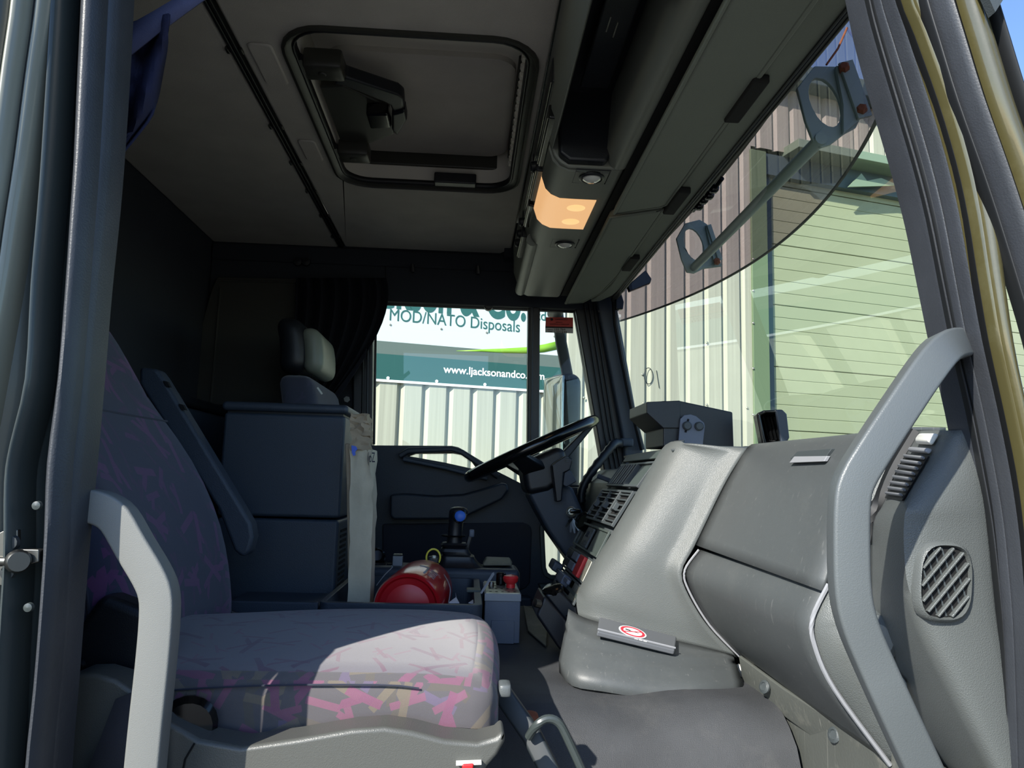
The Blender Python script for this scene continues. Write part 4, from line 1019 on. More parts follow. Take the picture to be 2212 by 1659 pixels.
ap = struct('trim_6', 'front door pillar on the near side, olive paint with rubber door seals')
EL = [(1778, -420), (1856, -30), (1880, 80), (1920, 220), (1960, 355), (1990, 470), (2017, 600), (2046, 740), (2080, 885), (2106, 1020), (2126, 1130), (2140, 1250), (2154, 1400), (2165, 1700)]
ER = [(1815, -420), (1915, -30), (1952, 80), (2000, 220), (2040, 355), (2066, 470), (2088, 600), (2113, 740), (2145, 885), (2172, 1020), (2188, 1130), (2199, 1250), (2206, 1400), (2214, 1700)]
def stripe(t0, t1, y0, y1, m, name, bulge=.01, par=None):
    rows = []; n = 7
    a = [lerp(Vector(l), Vector(r), t0) for l, r in zip(EL, ER)]; b = [lerp(Vector(l), Vector(r), t1) for l, r in zip(EL, ER)]
    a = [P(p.x, p.y, Y=y0) for p in a]; b = [P(p.x, p.y, Y=y1) for p in b]; a = smooth_path(a, 3); b = smooth_path(b, 3)
    rings = []
    for p, q in zip(a, b):
        r = []
        for k in range(n+1):
            t = k/n; r.append(lerp(p, q, t)+Vector((0, -bulge*math.sin(PI*t), 0)))
        r += [q+Vector((0, .03, 0)), p+Vector((0, .03, 0))]
        rings.append(r)
    g = G(); g.rings(rings); return obj(name, g, m, par or ap, ang=50)
stripe(0, .28, .742, .735, 'rubber', 'door_seal', .006)
stripe(.28, .46, .735, .73, 'rubber_black', 'door_seal', .002)
stripe(.44, .60, .729, .726, 'rubber', 'door_seal', .006)
stripe(.60, 1.0, .726, .715, 'rubber', 'door_seal', .014)
stripe(.10, .16, .738, .737, 'rubber_black', 'seal_groove', .006)
stripe(.96, 1.04, .719, .717, 'rubber_black', 'seal_groove', .004)
stripe(1.26, 1.30, .711, .710, 'rubber_black', 'seal_groove', .003)
stripe(1.0, 1.32, .722, .712, 'olive', 'pillar_flange', .003)
stripe(1.28, 1.62, .712, .706, 'olive', 'pillar_flange', .012)
stripe(1.62, 2.15, .706, .70, 'olive', 'pillar_flange', .005)
# outer door edge, opened forward
ad = struct('door_2', 'open passenger door edge at the right border, olive with grey seals')
def stripe2(px, wd, Y0, m, name, bulge):
    a = [P(x, y, Y=Y0) for x, y in px]; b = [P(x+wd, y, Y=Y0-.01) for x, y in px]; rings = []
    for p, q in zip(smooth_path(a, 3), smooth_path(b, 3)):
        r = [lerp(p, q, k/7)+Vector((0, -bulge*math.sin(PI*k/7), 0)) for k in range(8)]+[q+Vector((0, .006, 0)), p+Vector((0, .006, 0))]
        rings.append(r)
    g = G(); g.rings(rings); return obj(name, g, m, ad, ang=50)
base = [(1920, -260), (1975, -30), (2010, 90), (2050, 220), (2098, 355), (2135, 465), (2180, 610), (2215, 730), (2240, 850), (2285, 1200), (2310, 1700)]
stripe2(base, 22, .699, 'rubber_black', 'door_seal', .003)
stripe2([(x+20, y) for x, y in base], 48, .695, 'rubber', 'door_seal', .018)
stripe2([(x+66, y) for x, y in base], 16, .692, 'rubber_black', 'door_seal', .002)
stripe2([(x+80, y) for x, y in base], 62, .689, 'olive', 'door_flange', .008)
stripe2([(x+140, y) for x, y in base], 34, .686, 'rubber_black', 'door_seal', .008)
g = G(); g.prism(PL([(2120, -40), (2192, -40), (2150, 26)], Y=.66), (0, .01, 0)); obj('door_corner', g, 'dash_dark', ad)

g = G(); g.box(.60, .655, -.24, .66, -1.0, .10); obj('door_skin', g, 'olive', ad, bevel=.02)
g = G(); g.box(.585, .602, -.22, .64, -.98, .09); obj('door_lining', g, 'navy_door', ad, bevel=.008)
g = G(); g.sweep([Vector(p) for p in ((.62, -.2, .10), (.62, -.2, .62), (.62, .35, .66), (.62, .62, .12))], rrect(.04, .03, .01), up=(1, 0, 0)); obj('window_frame', g, 'olive', ad)
bpn = struct('trim_7', 'rear door pillar on the near side, dull olive with blue-grey rubber seal')
SR = [(285, -430), (264, -30), (254, 150), (240, 350), (228, 480), (213, 620), (196, 820), (180, 1000), (165, 1150), (152, 1300), (138, 1480), (120, 1700), (80, 2350)]
SLo = [(190, -430), (176, -30), (168, 150), (160, 350), (152, 480), (144, 620), (128, 820), (104, 1000), (100, 1150), (92, 1300), (78, 1480), (56, 1700), (10, 2350)]
def bstripe(A, Bp, ya, yb, m, name, bulge, depth=.03):
    a = smooth_path([P(x, y, Y=ya) for x, y in A], 3); b = smooth_path([P(x, y, Y=yb) for x, y in Bp], 3); rings = []
    for p, q in zip(a, b):
        r = [lerp(p, q, k/7)+Vector((0, -bulge*math.sin(PI*k/7), 0)) for k in range(8)]+[q+Vector((0, depth, 0)), p+Vector((0, depth, 0))]
        rings.append(r)
    g = G(); g.rings(rings); return obj(name, g, m, bpn, ang=50)
MID = [(lerp(a[0], b[0], .42), a[1]) for a, b in zip(SR, SLo)]
bstripe(SLo, MID, .765, .765, 'rubber', 'door_seal', .016)
bstripe(MID, SR, .775, .785, 'rubber', 'door_seal', .006)
bstripe([(x-150, y) for x, y in SLo], [(x-6, y) for x, y in SR], .803, .803, 'rubber_black', 'light_block', 0., .02)  # hidden core added behind the seals to block a slit of sunlight
BL = [(150, -430), (116, -30), (92, 150), (66, 350), (46, 480), (26, 620), (-8, 820), (-40, 1000), (-55, 1150), (-60, 1300), (-70, 1480), (-90, 1700), (-130, 2350)]
bstripe(BL, SLo, .755, .79, 'olive_dark', 'pillar_face', .004, .05)
# raised ridge that swings outward near the lock
rg = [(158, -430), (140, -30), (130, 150), (118, 350), (108, 480), (96, 620), (84, 820), (52, 960), (40, 1040), (38, 1200), (26, 1400), (10, 1700), (-30, 2350)]
bstripe([(x-26, y) for x, y in rg], rg, .750, .752, 'olive_dark', 'pillar_ridge', .012)
fa = [(x-4, y) for x, y in BL]
bstripe([(x-30, y) for x, y in fa], fa, .735, .738, 'flange', 'outer_flange', .010)
bstripe([(x-52, y) for x, y in fa], [(x-28, y) for x, y in fa], .732, .732, 'rubber_black', 'outer_groove', .0)
bstripe([(x-84, y) for x, y in fa], [(x-50, y) for x, y in fa], .72, .722, 'flange', 'outer_flange', .010)
bstripe([(x-160, y) for x, y in fa], [(x-82, y) for x, y in fa], .70, .72, 'olive_dark', 'outer_skin', .004)
for px, py in ((80, 1092), (62, 1312)):
    g = G(); g.lathe(P(px, py, Y=.752), (0, -1, 0), [(0, -.002), (.0045, -.002), (.004, .002), (0, .003)], 14); obj('panel_bolt', g, 'olive_dark', bpn)
st = thing('door_striker', 'steel door lock striker pin bolted on the rear pillar at left', 'striker')
g = G(); g.prism(PL([(-20, 1160), (10, 1145), (38, 1144), (38, 1168), (24, 1260), (6, 1268), (-20, 1255)], Y=.750), (0, .006, 0)); obj('plate', g, 'steel', st, bevel=.001)
g = G(); g.tube([P(-10, 1212, Y=.742), P(40, 1213, Y=.742)], .0048, 12); obj('pin', g, 'steel', st)
g = G(); g.lathe(P(38, 1212, Y=.742), (.8, -1, 0), [(0, 0), (.011, 0), (.011, .004), (.009, .007), (0, .007)], 20); obj('pin_head', g, 'steel', st)
g = G(); g.prism(PL([(41, 1186), (84, 1187), (83, 1214), (60, 1220), (41, 1222)], Y=.748), (0, .01, 0)); obj('catch_tab', g, 'steel', st, bevel=.001)
for px, py in ((27, 1172), (20, 1236)):
    g = G(); g.lathe(P(px, py, Y=.750), (0, -1, 0), [(0, 0), (.0075, 0), (.0065, .004), (0, .0045)], 12); obj('screw_head', g, 'dark_steel', st)

# tied-back curtain, top left
tc_ = thing('sleeper_curtain', 'navy ribbed curtain gathered behind the near pillar at top left', 'curtain')
ctl = [(228, 60), (226, 130), (224, 200), (222, 260), (222, 320), (222, 372)]
ctr = [(366, 30), (362, 90), (352, 150), (338, 220), (318, 265), (228, 374)]
rows = []
for k in range(13):
    t = k/12; row = []
    L1 = smooth_path([Vector((x, y)) .to_3d() for x, y in ctl], 3); R1 = smooth_path([Vector((x, y)).to_3d() for x, y in ctr], 3)
    for i, (a, b) in enumerate(zip(L1, R1)):
        p = lerp(a, b, t); row.append(P(p.x, p.y, Y=.92+.018*math.sin(t*11+i*.35)+.01*math.sin(t*5-i*.6)))
    rows.append(row)
g = G(); g.grid(rows); obj('cloth', g, 'curtain_navy', tc_, ang=80, solid=.003)
sp_ = thing('curtain_strap', 'woven lilac grey tie strap across the top left corner holding curtain', 'strap')
g = G(); g.grid([[P(x, y, Y=.90+.004*math.sin(x*.05)) for x, y in ((225, 82), (280, 54), (330, 26), (380, -4), (430, -36))], [P(x, y, Y=.905) for x, y in ((222, 162), (280, 122), (340, 74), (400, 30), (450, -6))]]); obj('webbing', g, 'strap', sp_, solid=.003)

# ================================================================== PASSENGER SEAT
ps = thing('passenger_seat', 'passenger seat in grey cloth with pink stroke pattern and dark shell', 'seat')
sc_c = Vector((-.205, 1.185, -.300))
def cushion(p):
    q = p.copy()
    # nose drops and swells, sides round
    q.z += .020*math.cos(min(1, abs(p.y)/.24)*PI/2)*(1 if p.z > 0 else 0)
    q.x += .012*math.cos(p.y/.24*PI/2)*(1 if p.x > 0 else 0)
    if p.x > .12: q.z -= (p.x-.12)**2*.55
    if p.x > .0 and p.z < 0: q.z += p.x*.04
    if p.y > 0 and p.x < .05: q.y -= .13*((.05-p.x)/.3)**1.6*(p.y/.24)
    return q
g = G(); g.rbox(sc_c, (.50, .475, .115), .030, 24, cushion)
cu_ = obj('seat_cushion', g, 'fabric_seat', ps, ang=80, uv=True)
# lighter plain weave on the seating surface: a fitted top cover
def topf(p):
    q = cushion(p); q.z += .0015; return q
g = G(); g.rbox(sc_c+Vector((-.004, 0, .0105)), (.492, .467, .094), .030, 24, topf)
obj('top_cover', g, 'fabric_top', ps, ang=80, uv=True)
def seam(y, pts, r=.0013):
    g = G(); g.tube(smooth_path([Vector((x, y, z)) for x, z in pts], 3), r, 6); return g
obj('seam', seam(.9480, [(-.40, -.264), (-.25, -.254), (-.1, -.251), (-.05, -.2545)]), 'fabric_plain', cu_)
# backrest
def back(p):
    q = p.copy(); t = (p.z+.29)/.58
    q.x += -.235*t + .035*math.sin(PI*min(1, max(0, t-.05)*1.5))*(1 if p.x > 0 else .5) - .05*(t**3)
    wv = 1-.24*max(0, t-.55)**1.2/.45
    q.y = p.y*wv
    if p.x > 0: q.x += .018*(abs(p.y)/.23)**2
    return q
g = G(); g.rbox(Vector((-.475, 1.20, .0)), (.13, .47, .58), .055, 22, back)
bk_ = obj('backrest', g, 'fabric_shaded', ps, ang=80, uv=True)
g = G(); g.tube(smooth_path([Vector(back(Vector((.025, -.235, z))))+Vector((-.475, 1.199, 0)) for z in (-.27, -.2, -.1, 0, .1, .2)], 3), .002, 6); obj('seam', g, 'fabric_plain', bk_)
g = G(); g.tube([Vector(back(Vector((.066, y, .09))))+Vector((-.476, 1.20, 0)) for y in (-.2, -.1, 0, .1, .2)], .002, 6); obj('seam', g, 'fabric_plain', bk_)
g = G(); g.rbox(Vector((-.705, 1.22, .415)), (.09, .26, .17), .04, 10); obj('headrest', g, 'belt', ps)
for y in (1.14, 1.24):
    g = G(); g.tube([(-.66, y, .25), (-.68, y, .36)], .006, 8); obj('headrest_post', g, 'steel', ps)
# folded up armrest on the far side
g = G(); g.prism(PL([(300, 792), (338, 796), (352, 815), (470, 1010), (542, 1130), (547, 1160), (538, 1195), (522, 1205), (505, 1190), (470, 1100), (300, 830)], Y=1.455), (0, .045, 0)); ar = obj('armrest', g, 'navy_plastic', ps, bevel=.01, seg=3)
for px, py in ((352, 822), (386, 872)):
    g = G(); g.prism(PL([(px, py), (px+9, py+2), (px+15, py+14), (px+6, py+12)], Y=1.452), (0, .01, 0)); obj('slot', g, 'dark_void', ar)
# side valance
top_ = [(120, 1475), (165, 1456), (205, 1455), (250, 1468), (330, 1520), (370, 1562), (430, 1598), (520, 1614), (640, 1597), (760, 1576), (830, 1571), (890, 1580), (960, 1598), (1030, 1604), (1070, 1594), (1086, 1578), (1093, 1600), (1075, 1632), (1050, 1660), (1030, 1760), (120, 1760)]
g = G(); g.prism(PL(top_, Y=.885), (0, .05, 0)); va = obj('side_valance', g, 'valance', ps, bevel=.012, seg=4)
g = G(); g.tube(PL([(420, 1606), (400, 1640), (385, 1720)], Y=.884), .0012, 5); obj('joint', g, 'dark_void', va)
g = G(); g.prism(PL([(985, 1648), (1040, 1646), (1040, 1652), (985, 1654)], Y=.878), (0, .01, 0)); obj('lever_plate', g, 'white_plastic', va)
g = G(); g.prism(PL([(998, 1652), (1024, 1650), (1022, 1668), (998, 1668)], Y=.876), (0, .01, 0)); obj('lever', g, 'red_plastic', va, bevel=.002)
g = G(); g.box(-.40, .03, .95, 1.42, -.60, -.355); obj('seat_base', g, 'black_plastic', ps, bevel=.02)
g = G(); g.box(-.36, -.02, 1.0, 1.38, -.80, -.60); obj('plinth', g, 'dark_steel', ps, bevel=.01)
g = G(); g.prism([Vector((x, 1.0, z)) for x, z in ((-.50, -.40), (-.36, -.42), (-.34, -.28), (-.38, -.17), (-.44, -.15), (-.5, -.25))], (0, -.05, 0)); obj('recliner_cover', g, 'black_plastic', ps, bevel=.012)
g = G(); g.lathe(P(168, 1440, Y=.945), (0, -1, 0), [(0, 0), (.01, 0), (.008, .006), (0, .006)], 14); obj('recliner_bolt', g, 'black_gloss', ps)
g = G(); g.lathe(P(405, 1562, Y=.93), (.3, -1, 0), [(0, 0), (.032, 0), (.034, .012), (.028, .022), (0, .024)], 20); kn = obj('cavity_disc', g, 'black_gloss', ps)  # black disc standing for a dark cavity; its shade is the colour
g = G(); g.rbox(P(1090, 1487, Y=1.0), (.016, .03, .016), .004, 4); obj('slide_catch', g, 'handle', ps)
g = G(); g.sweep([P(1080, 1490, Y=1.06), P(1150, 1590, Y=1.03), P(1225, 1740, Y=1.0)], rrect(.026, .02, .004), up=(0, 1, 0)); obj('front_rail', g, 'dark_steel', ps, ang=50)
g = G(); g.tube(smooth_path([P(1142, 1592, Y=1.01), P(1158, 1568, Y=1.0), P(1180, 1553, Y=1.0), P(1205, 1560, Y=1.0), P(1228, 1600, Y=1.0), P(1300, 1760, Y=1.0)], 4), .0055, 10); obj('adjuster_bar', g, 'olive_dark', ps)
g = G(); g.rbox(P(1142, 1560, Y=1.12), (.03, .03, .03), .01, 4); obj('buffer', g, 'rust', ps)
sb = thing('seat_belt', 'dark webbing seat belt running down past the lower left of seat', 'seat belt')
g = G(); g.grid([[P(x, y, Y=.862) for x, y in ((250, 1510), (215, 1600), (150, 1760))], [P(x, y, Y=.862) for x, y in ((345, 1470), (330, 1600), (330, 1760))]]); obj('webbing', g, 'belt', sb, solid=.002)
g = G(); g.tube(smooth_path([P(470, 1330, Y=1.42), P(500, 1325, Y=1.44), P(545, 1352, Y=1.45), P(560, 1380, Y=1.45)], 3), .006, 8); o_ = obj('buckle_stalk', g, 'black_plastic', sb)
g = G(); g.rbox(P(472, 1345, Y=1.40), (.04, .03, .05), .008, 4); obj('buckle', g, 'black_gloss', sb)

# ================================================================== DRIVER SEAT
ds = thing('driver_seat', 'driver seat mostly hidden behind the fridge box, headrest and shoulder visible', 'seat')
cy = 2.26
a0 = P(605, 700, Y=cy); a1 = P(712, 825, Y=cy)
hcx = (a0.x+a1.x)/2; hcz = (a0.z+a1.z)/2
def hr(p):
    q = p.copy(); q.x += -.12*(p.z)+.012*math.cos(p.z/.08*1.4); return q
g = G(); g.rbox(Vector((hcx-.022, cy+.01, hcz+.004)), (.085, .27, .165), .038, 12, hr); obj('headrest', g, 'black_plastic', ds)
g = G(); g.rbox(Vector((hcx+.035, cy, hcz-.008)), (.06, .24, .135), .029, 12, hr); obj('headrest_pad', g, 'seat_leather', ds)
for y in (-.06, .06):
    g = G()
    pts = [Vector((hcx, cy+y, hcz-.17+i*.008)) for i in range(16)]
    for i, p in enumerate(pts): g.lathe(p, (0, 0, 1), [(.0095, 0), (.0095, .004), (.006, .005), (.006, .008)], 10)
    obj('headrest_post', g, 'black_plastic', ds)
def back2(p):
    q = p.copy(); t = (p.z+.30)/.60; q.x += -.13*t; q.y = p.y*(1-.25*max(0, t-.6)); return q
g = G(); g.rbox(Vector((hcx+.152, cy, hcz-.393)), (.10, .46, .60), .032, 14, back2); obj('backrest', g, 'fabric_plain', ds, uv=True)
g = G(); g.rbox(Vector((hcx+.36, cy, -.335)), (.46, .46, .12), .05, 12); obj('seat_cushion', g, 'fabric_plain', ds, uv=True)
g = G(); g.box(hcx+.16, hcx+.52, cy-.18, cy+.18, -.8, -.40); obj('seat_base', g, 'black_plastic', ds, bevel=.02)
g = G(); g.prism([P(684, 838, Y=2.05), P(687, 836, Y=2.05), P(697, 850, Y=2.05), P(694, 852, Y=2.05)], (0, .004, 0)); obj('label_tab', g, 'white_plastic', ds)

# ================================================================== FRIDGE BOX, BAG
fb = thing('cool_box', 'tall dark blue grey lidded cool box standing between the seats', 'box')
fx0, fx1 = -.553, -.282; fy0, fy1 = 1.70, 2.02; fz0, fz1 = -.343, .160
g = G(); g.box(fx0, fx1, fy0, fy1, -.095, .135); obj('body', g, 'navy_plastic', fb, bevel=.008, seg=3)
g = G(); g.box(fx0-.006, fx1+.006, fy0-.006, fy1+.006, .139, fz1); obj('lid', g, 'navy_plastic', fb, bevel=.01, seg=3)
g = G(); g.box(fx0+.006, fx1-.006, fy0+.006, fy1-.006, .13, .142); obj('lid_seal', g, 'rubber_black', fb)
g = G(); g.box(fx0+.002, fx1-.002, fy0+.002, fy1, fz0, -.099); lw = obj('lower_body', g, 'navy_plastic', fb, bevel=.008, seg=3)
g = G()
for i in range(7):
    for j in range(12):
        y = fy0+.03+i*.012; z = -.26+j*.012; g.box(fx1-.003, fx1+.0, y, y+.007, z, z+.006)
pf = obj('perforations', g, 'dark_void', lw); pf['kind'] = 'stuff'
bag = thing('paper_bag', 'tall crumpled kraft paper bag with purple tape and handwriting beside cool box', 'bag')
def crumple(x0, x1, y0, y1, z0, z1, seed, lean=0.):
    rr = random.Random(seed); rows = []
    for k in range(15):
        t = k/14; z = lerp(z0, z1, t); ring = []
        for (x, y) in [(lerp(x0, x1, i/5), y0) for i in range(6)]+[(x1, lerp(y0, y1, i/3)) for i in range(1, 4)]+[(lerp(x1, x0, i/5), y1) for i in range(1, 6)]+[(x0, lerp(y1, y0, i/3)) for i in range(1, 3)]:
            am = .0012+.0045*max(0, t-.3) if z1-z0 > .2 else .0035
            ring.append(Vector((x+rr.uniform(-am, am)+lean*t*t, y+rr.uniform(-am, am)*(1.5 if t > .5 else .8), z+rr.uniform(-.003, .003))))
        rows.append(ring)
    return G().rings(rows, True, True)
bz0 = P(780, 1290, Y=1.62).z-.03
z96 = P(780, 970, Y=1.62).z; z89 = P(780, 895, Y=1.62).z
xa = P(759, 1100, Y=1.62).x; xb = P(809, 1100, Y=1.62).x
obj('bag_body', crumple(xa+.002, xb, 1.62, 1.69, bz0, z96, 3, -.013), 'kraft_light', bag, ang=50)
obj('bag_flap', crumple(xa-.008, xb-.018, 1.615, 1.66, z96-.002, z89, 9, -.006), 'kraft', bag, ang=40)
g = G(); g.prism([P(745, 958, Y=1.63), P(756, 958, Y=1.63), P(766, 1010, Y=1.63), P(776, 1060, Y=1.63), P(772, 1292, Y=1.63), P(752, 1292, Y=1.63), P(748, 1050, Y=1.63)], (0, .05, 0)); obj('inner_bag', g, 'kraft', bag, bevel=.003)
g = G(); g.prism([P(x, y, Y=1.607) for x, y in ((759, 962), (769, 964), (772, 970), (767, 976), (768, 983), (763, 985), (760, 978))], (0, .002, 0)); obj('tape_patch', g, 'blue_paint', bag)
p0 = P(794, 998, Y=1.611); p1 = P(810, 998, Y=1.611)
text('(oZ', 'handwriting', p0, (1, 0, 0), (-.05, 0, 1), p1.x-p0.x, .021, 'text_dark', bag, .0)

# ================================================================== CENTRE TRAY, GEAR CONSOLE
tr = thing('storage_tray', 'deep dark open storage tray between the seats', 'tray')
tx0, tx1 = -.48, .036; ty0, ty1 = 1.49, 1.89; tz0, tz1 = -.342, -.243
def rr_(x0, x1, y0, y1, r, z): return [Vector(((x0+x1)/2+a, (y0+y1)/2+b, z)) for a, b in rrect(x1-x0, y1-y0, r, 5)]
g = G(); g.box(tx0+.01, -.285, ty0+.01, 1.69, tz0, -.256); obj('ledge', g, 'navy_plastic', tr, bevel=.004)
g = G(); g.box(tx0, -.279, ty0-.004, ty0+.010, tz0, tz1); obj('front_wall', g, 'navy_plastic', tr, bevel=.003)
for (qa, qb, qc, nm) in ((-.279, tx1, ty1, 'tub'),):
    g = G(); g.rings([rr_(qa, qb, ty0, qc, .02, tz0), rr_(qa, qb+.002, ty0-.004, qc, .02, tz1-.006), rr_(qa, qb+.002, ty0-.004, qc, .02, tz1), rr_(qa+.012, qb-.014, ty0+.012, qc-.012, .015, tz1), rr_(qa+.016, qb-.02, ty0+.016, qc-.016, .015, tz0+.008)], True, True)
    obj(nm, g, 'navy_plastic', tr, ang=40, bevel=.002)
g = G(); g.box(tx1-.03, tx1+.002, 1.66, 1.70, tz1-.002, tz1+.004); obj('rim_notch', g, 'dash_green', tr, bevel=.002)
gc = thing('gear_console', 'grey console block carrying the gear lever behind the tray', 'console')
g = G(); g.box(-.277, .140, 1.895, 2.02, -.342, -.222); obj('body', g, 'navy_plastic', gc, bevel=.014, seg=4)
g = G(); g.prism([P(1042, 1222, Y=1.93), P(1108, 1222, Y=1.93), P(1105, 1209, Y=1.97), P(1050, 1207, Y=1.97)], (0, .06, 0)); obj('raised_lid', g, 'dash_green', gc, bevel=.004)
for px, py, wd in ((822, 1222, .03), (845, 1222, .02)):
    c = P(px, py, Y=1.96); g = G(); g.box(c.x-wd/2, c.x+wd/2, c.y-.02, c.y+.03, -.223, -.217); obj('switch_plate', g, 'black_gloss', gc, bevel=.001)
g = G(); g.lathe(P(815, 1200, Y=1.97), (0, -1, .3), [(0, -.02), (.02, -.02), (.02, .0), (.016, .005), (.013, .002), (0, .002)], 24); obj('dial', g, 'black_gloss', gc)
gv = thing('gear_lever', 'black gear lever with bright blue round button and rubber bellows', 'gear lever')
gb = P(990, 1215, Y=2.04)
def gp(px, py): return P(px, py, Y=1.957)
prs = []
for (x0, x1, y) in ((945, 1042, 1222), (950, 1034, 1216), (954, 1026, 1206), (953, 1024, 1200), (958, 1018, 1197), (950, 1014, 1190), (953, 1012, 1184), (960, 1006, 1182), (952, 1010, 1176), (956, 1006, 1172)):
    c = gp((x0+x1)/2, y); hw = (gp(x1, y).x-gp(x0, y).x)/2
    prs.append([Vector((c.x+a, c.y+b, c.z)) for a, b in rrect(hw*2, hw*1.7, hw*.35, 4)])
g = G(); g.rings(prs); obj('bellows', g, 'black_plastic', gv, ang=30)
g = G(); g.rings([[gp(x, y)+Vector((a*r, b*r, 0)) for a, b in [(math.cos(2*PI*i/20), math.sin(2*PI*i/20)) for i in range(20)]] for x, y, r in ((981, 1178, .020), (983, 1150, .0185), (985, 1130, .0185), (988, 1118, .0225), (991, 1105, .025), (991, 1098, .021), (991, 1095, .012), (991, 1094.5, .004))]); obj('grip', g, 'black_plastic', gv, ang=60)
g = G(); g.lathe(gp(980, 1157)+Vector((0, 0, 0)), (0, 0, 1), [(0, -.002), (.031, -.002), (.033, 0), (.031, .002), (0, .002)], 24); obj('collar', g, 'black_gloss', gv)
g = G(); g.lathe(gp(993, 1114)+Vector((0, -.017, 0)), (0, -1, .1), [(0, 0), (.0185, 0), (.0185, .005), (.017, .006), (0, .006)], 28); bz_ = obj('button_bezel', g, 'black_gloss', gv)
g = G(); g.lathe(gp(994, 1114)+Vector((0, -.0225, 0)), (0, -1, .1), [(0, 0), (.0138, 0), (.0138, .003), (.011, .005), (0, .0055)], 28); obj('button', g, 'blue_button', gv)
g = G(); g.sweep([P(1004, 1200, Y=1.98), P(1014, 1165, Y=1.98), P(1018, 1152, Y=1.98)], rrect(.012, .01, .003), up=(0, 1, 0)); hb = obj('hand_brake_lever', g, 'black_plastic', gv)
g = G(); g.rbox(P(1019, 1152, Y=1.98), (.014, .014, .02), .004, 4); obj('lever_tip', g, 'box_grey', hb)
cx_ = thing('lighter_case', 'small pale blue white box standing on gear console beside extinguisher', 'box')
c = P(859, 1216, Y=1.94); g = G(); g.box(c.x-.0125, c.x+.0125, c.y-.01, c.y+.01, c.z-.02, c.z+.018); obj('case', g, 'light_grey', cx_, bevel=.002)
g = G(); g.box(c.x-.0115, c.x+.0115, c.y-.008, c.y+.008, c.z+.019, c.z+.023); obj('cap', g, 'zinc', cx_, bevel=.002)

fe = thing('fire_extinguisher', 'red fire extinguisher lying base outward in the storage tray', 'fire extinguisher')
e0 = Vector((-.113, 1.56, -.262)); e1 = Vector((-.088, 1.845, -.256)); ea = (e1-e0).normalized(); Le = (e1-e0).length
g = G(); g.lathe(e0, ea, [(0, .006), (.045, .002), (.058, .0), (.062, -.006), (.067, -.007), (.070, .0), (.070, .20), (.066, .235), (.052, .262), (.030, .28), (.018, .286), (.018, .30), (0, .30)], 48); obj('cylinder', g, 'red_paint', fe, ang=30)
g = G(); g.lathe(e0, ea, [(0, -.004), (.03, -.002), (.05, .003), (.055, .006)], 40); obj('base_cup', g, 'red_plastic', fe, ang=60)
g = G(); g.lathe(e0+ea*.28, ea, [(.020, 0), (.021, .03), (.012, .034), (.012, .05), (0, .05)], 18); obj('valve', g, 'black_plastic', fe)
cc = P(936, 1204, Y=1.865)
g = G(); g.sweep([cc+Vector((.017*math.cos(t), 0, .020*math.sin(t))) for t in [PI*1.15-PI*1.35*i/14 for i in range(15)]], rrect(.0045, .006, .0015), up=(0, 1, 0)); obj('safety_pin_ring', g, 'yellow', fe, ang=50)
g = G(); g.rbox(cc+Vector((.0, .002, -.012)), (.028, .02, .03), .006, 4); obj('lever', g, 'black_plastic', fe)
g = G(); g.rbox(cc+Vector((.002, -.006, .0)), (.012, .01, .012), .003, 3); obj('gauge', g, 'zinc', fe)
lb0 = e0+ea*.10
def cyl(a, s, r=.0706): # angle from the top, distance along the axis
    u = Vector((0, 0, 1)); v = ea.cross(u).normalized(); u = v.cross(ea).normalized()
    return e0+ea*s+(u*math.cos(a)+v*math.sin(a))*r
def patch(a0, a1, s0, s1, m, name):
    g = G(); g.grid([[cyl(lerp(a0, a1, i/8), s) for i in range(9)] for s in (s0, (s0+s1)/2, s1)]); return obj(name, g, m, fe, solid=.0006, soff=1)
patch(-.15, .55, .045, .135, 'rust', 'worn_label') if False else None
patch(.10, .42, .10, .112, 'light_grey', 'label_bar'); patch(.36, .42, .03, .11, 'light_grey', 'label_edge')
for k in range(5): patch(.5, .74, .035+.016*k, .040+.016*k, 'light_grey', 'label_line')
wr_ = thing('security_wire', 'thin bright wire loop hanging off extinguisher neck', 'wire')
g = G(); g.tube(smooth_path([P(938, 1219, Y=1.80), P(945, 1224, Y=1.78), P(962, 1246, Y=1.70), P(972, 1268, Y=1.64), P(972, 1285, Y=1.62), P(969, 1302, Y=1.60)], 4), .0012, 6); obj('wire', g, 'light_grey', wr_)
wr_ = thing('security_wire', 'short silver wire leaning between bag and small pale box', 'wire')
g = G(); g.tube(smooth_path([P(813, 1265, Y=1.72), P(830, 1243, Y=1.75), P(847, 1226, Y=1.80), P(845, 1222, Y=1.80)], 4), .0012, 6); obj('wire', g, 'light_grey', wr_)
pp = thing('torn_paper', 'torn pale paper scraps lying in the tray beside extinguisher', 'paper')
g = G(); g.prism([P(968, 1303, Y=1.60), P(985, 1291, Y=1.66), P(984, 1281, Y=1.70), P(986, 1292, Y=1.66), P(992, 1303, Y=1.60)], (0, .001, .001)); obj('scrap', g, 'paper', pp)
g = G(); g.prism([P(1012, 1303, Y=1.60), P(1022, 1296, Y=1.64), P(1026, 1290, Y=1.66), P(1024, 1304, Y=1.60)], (0, .001, .001)); obj('scrap', g, 'paper', pp)

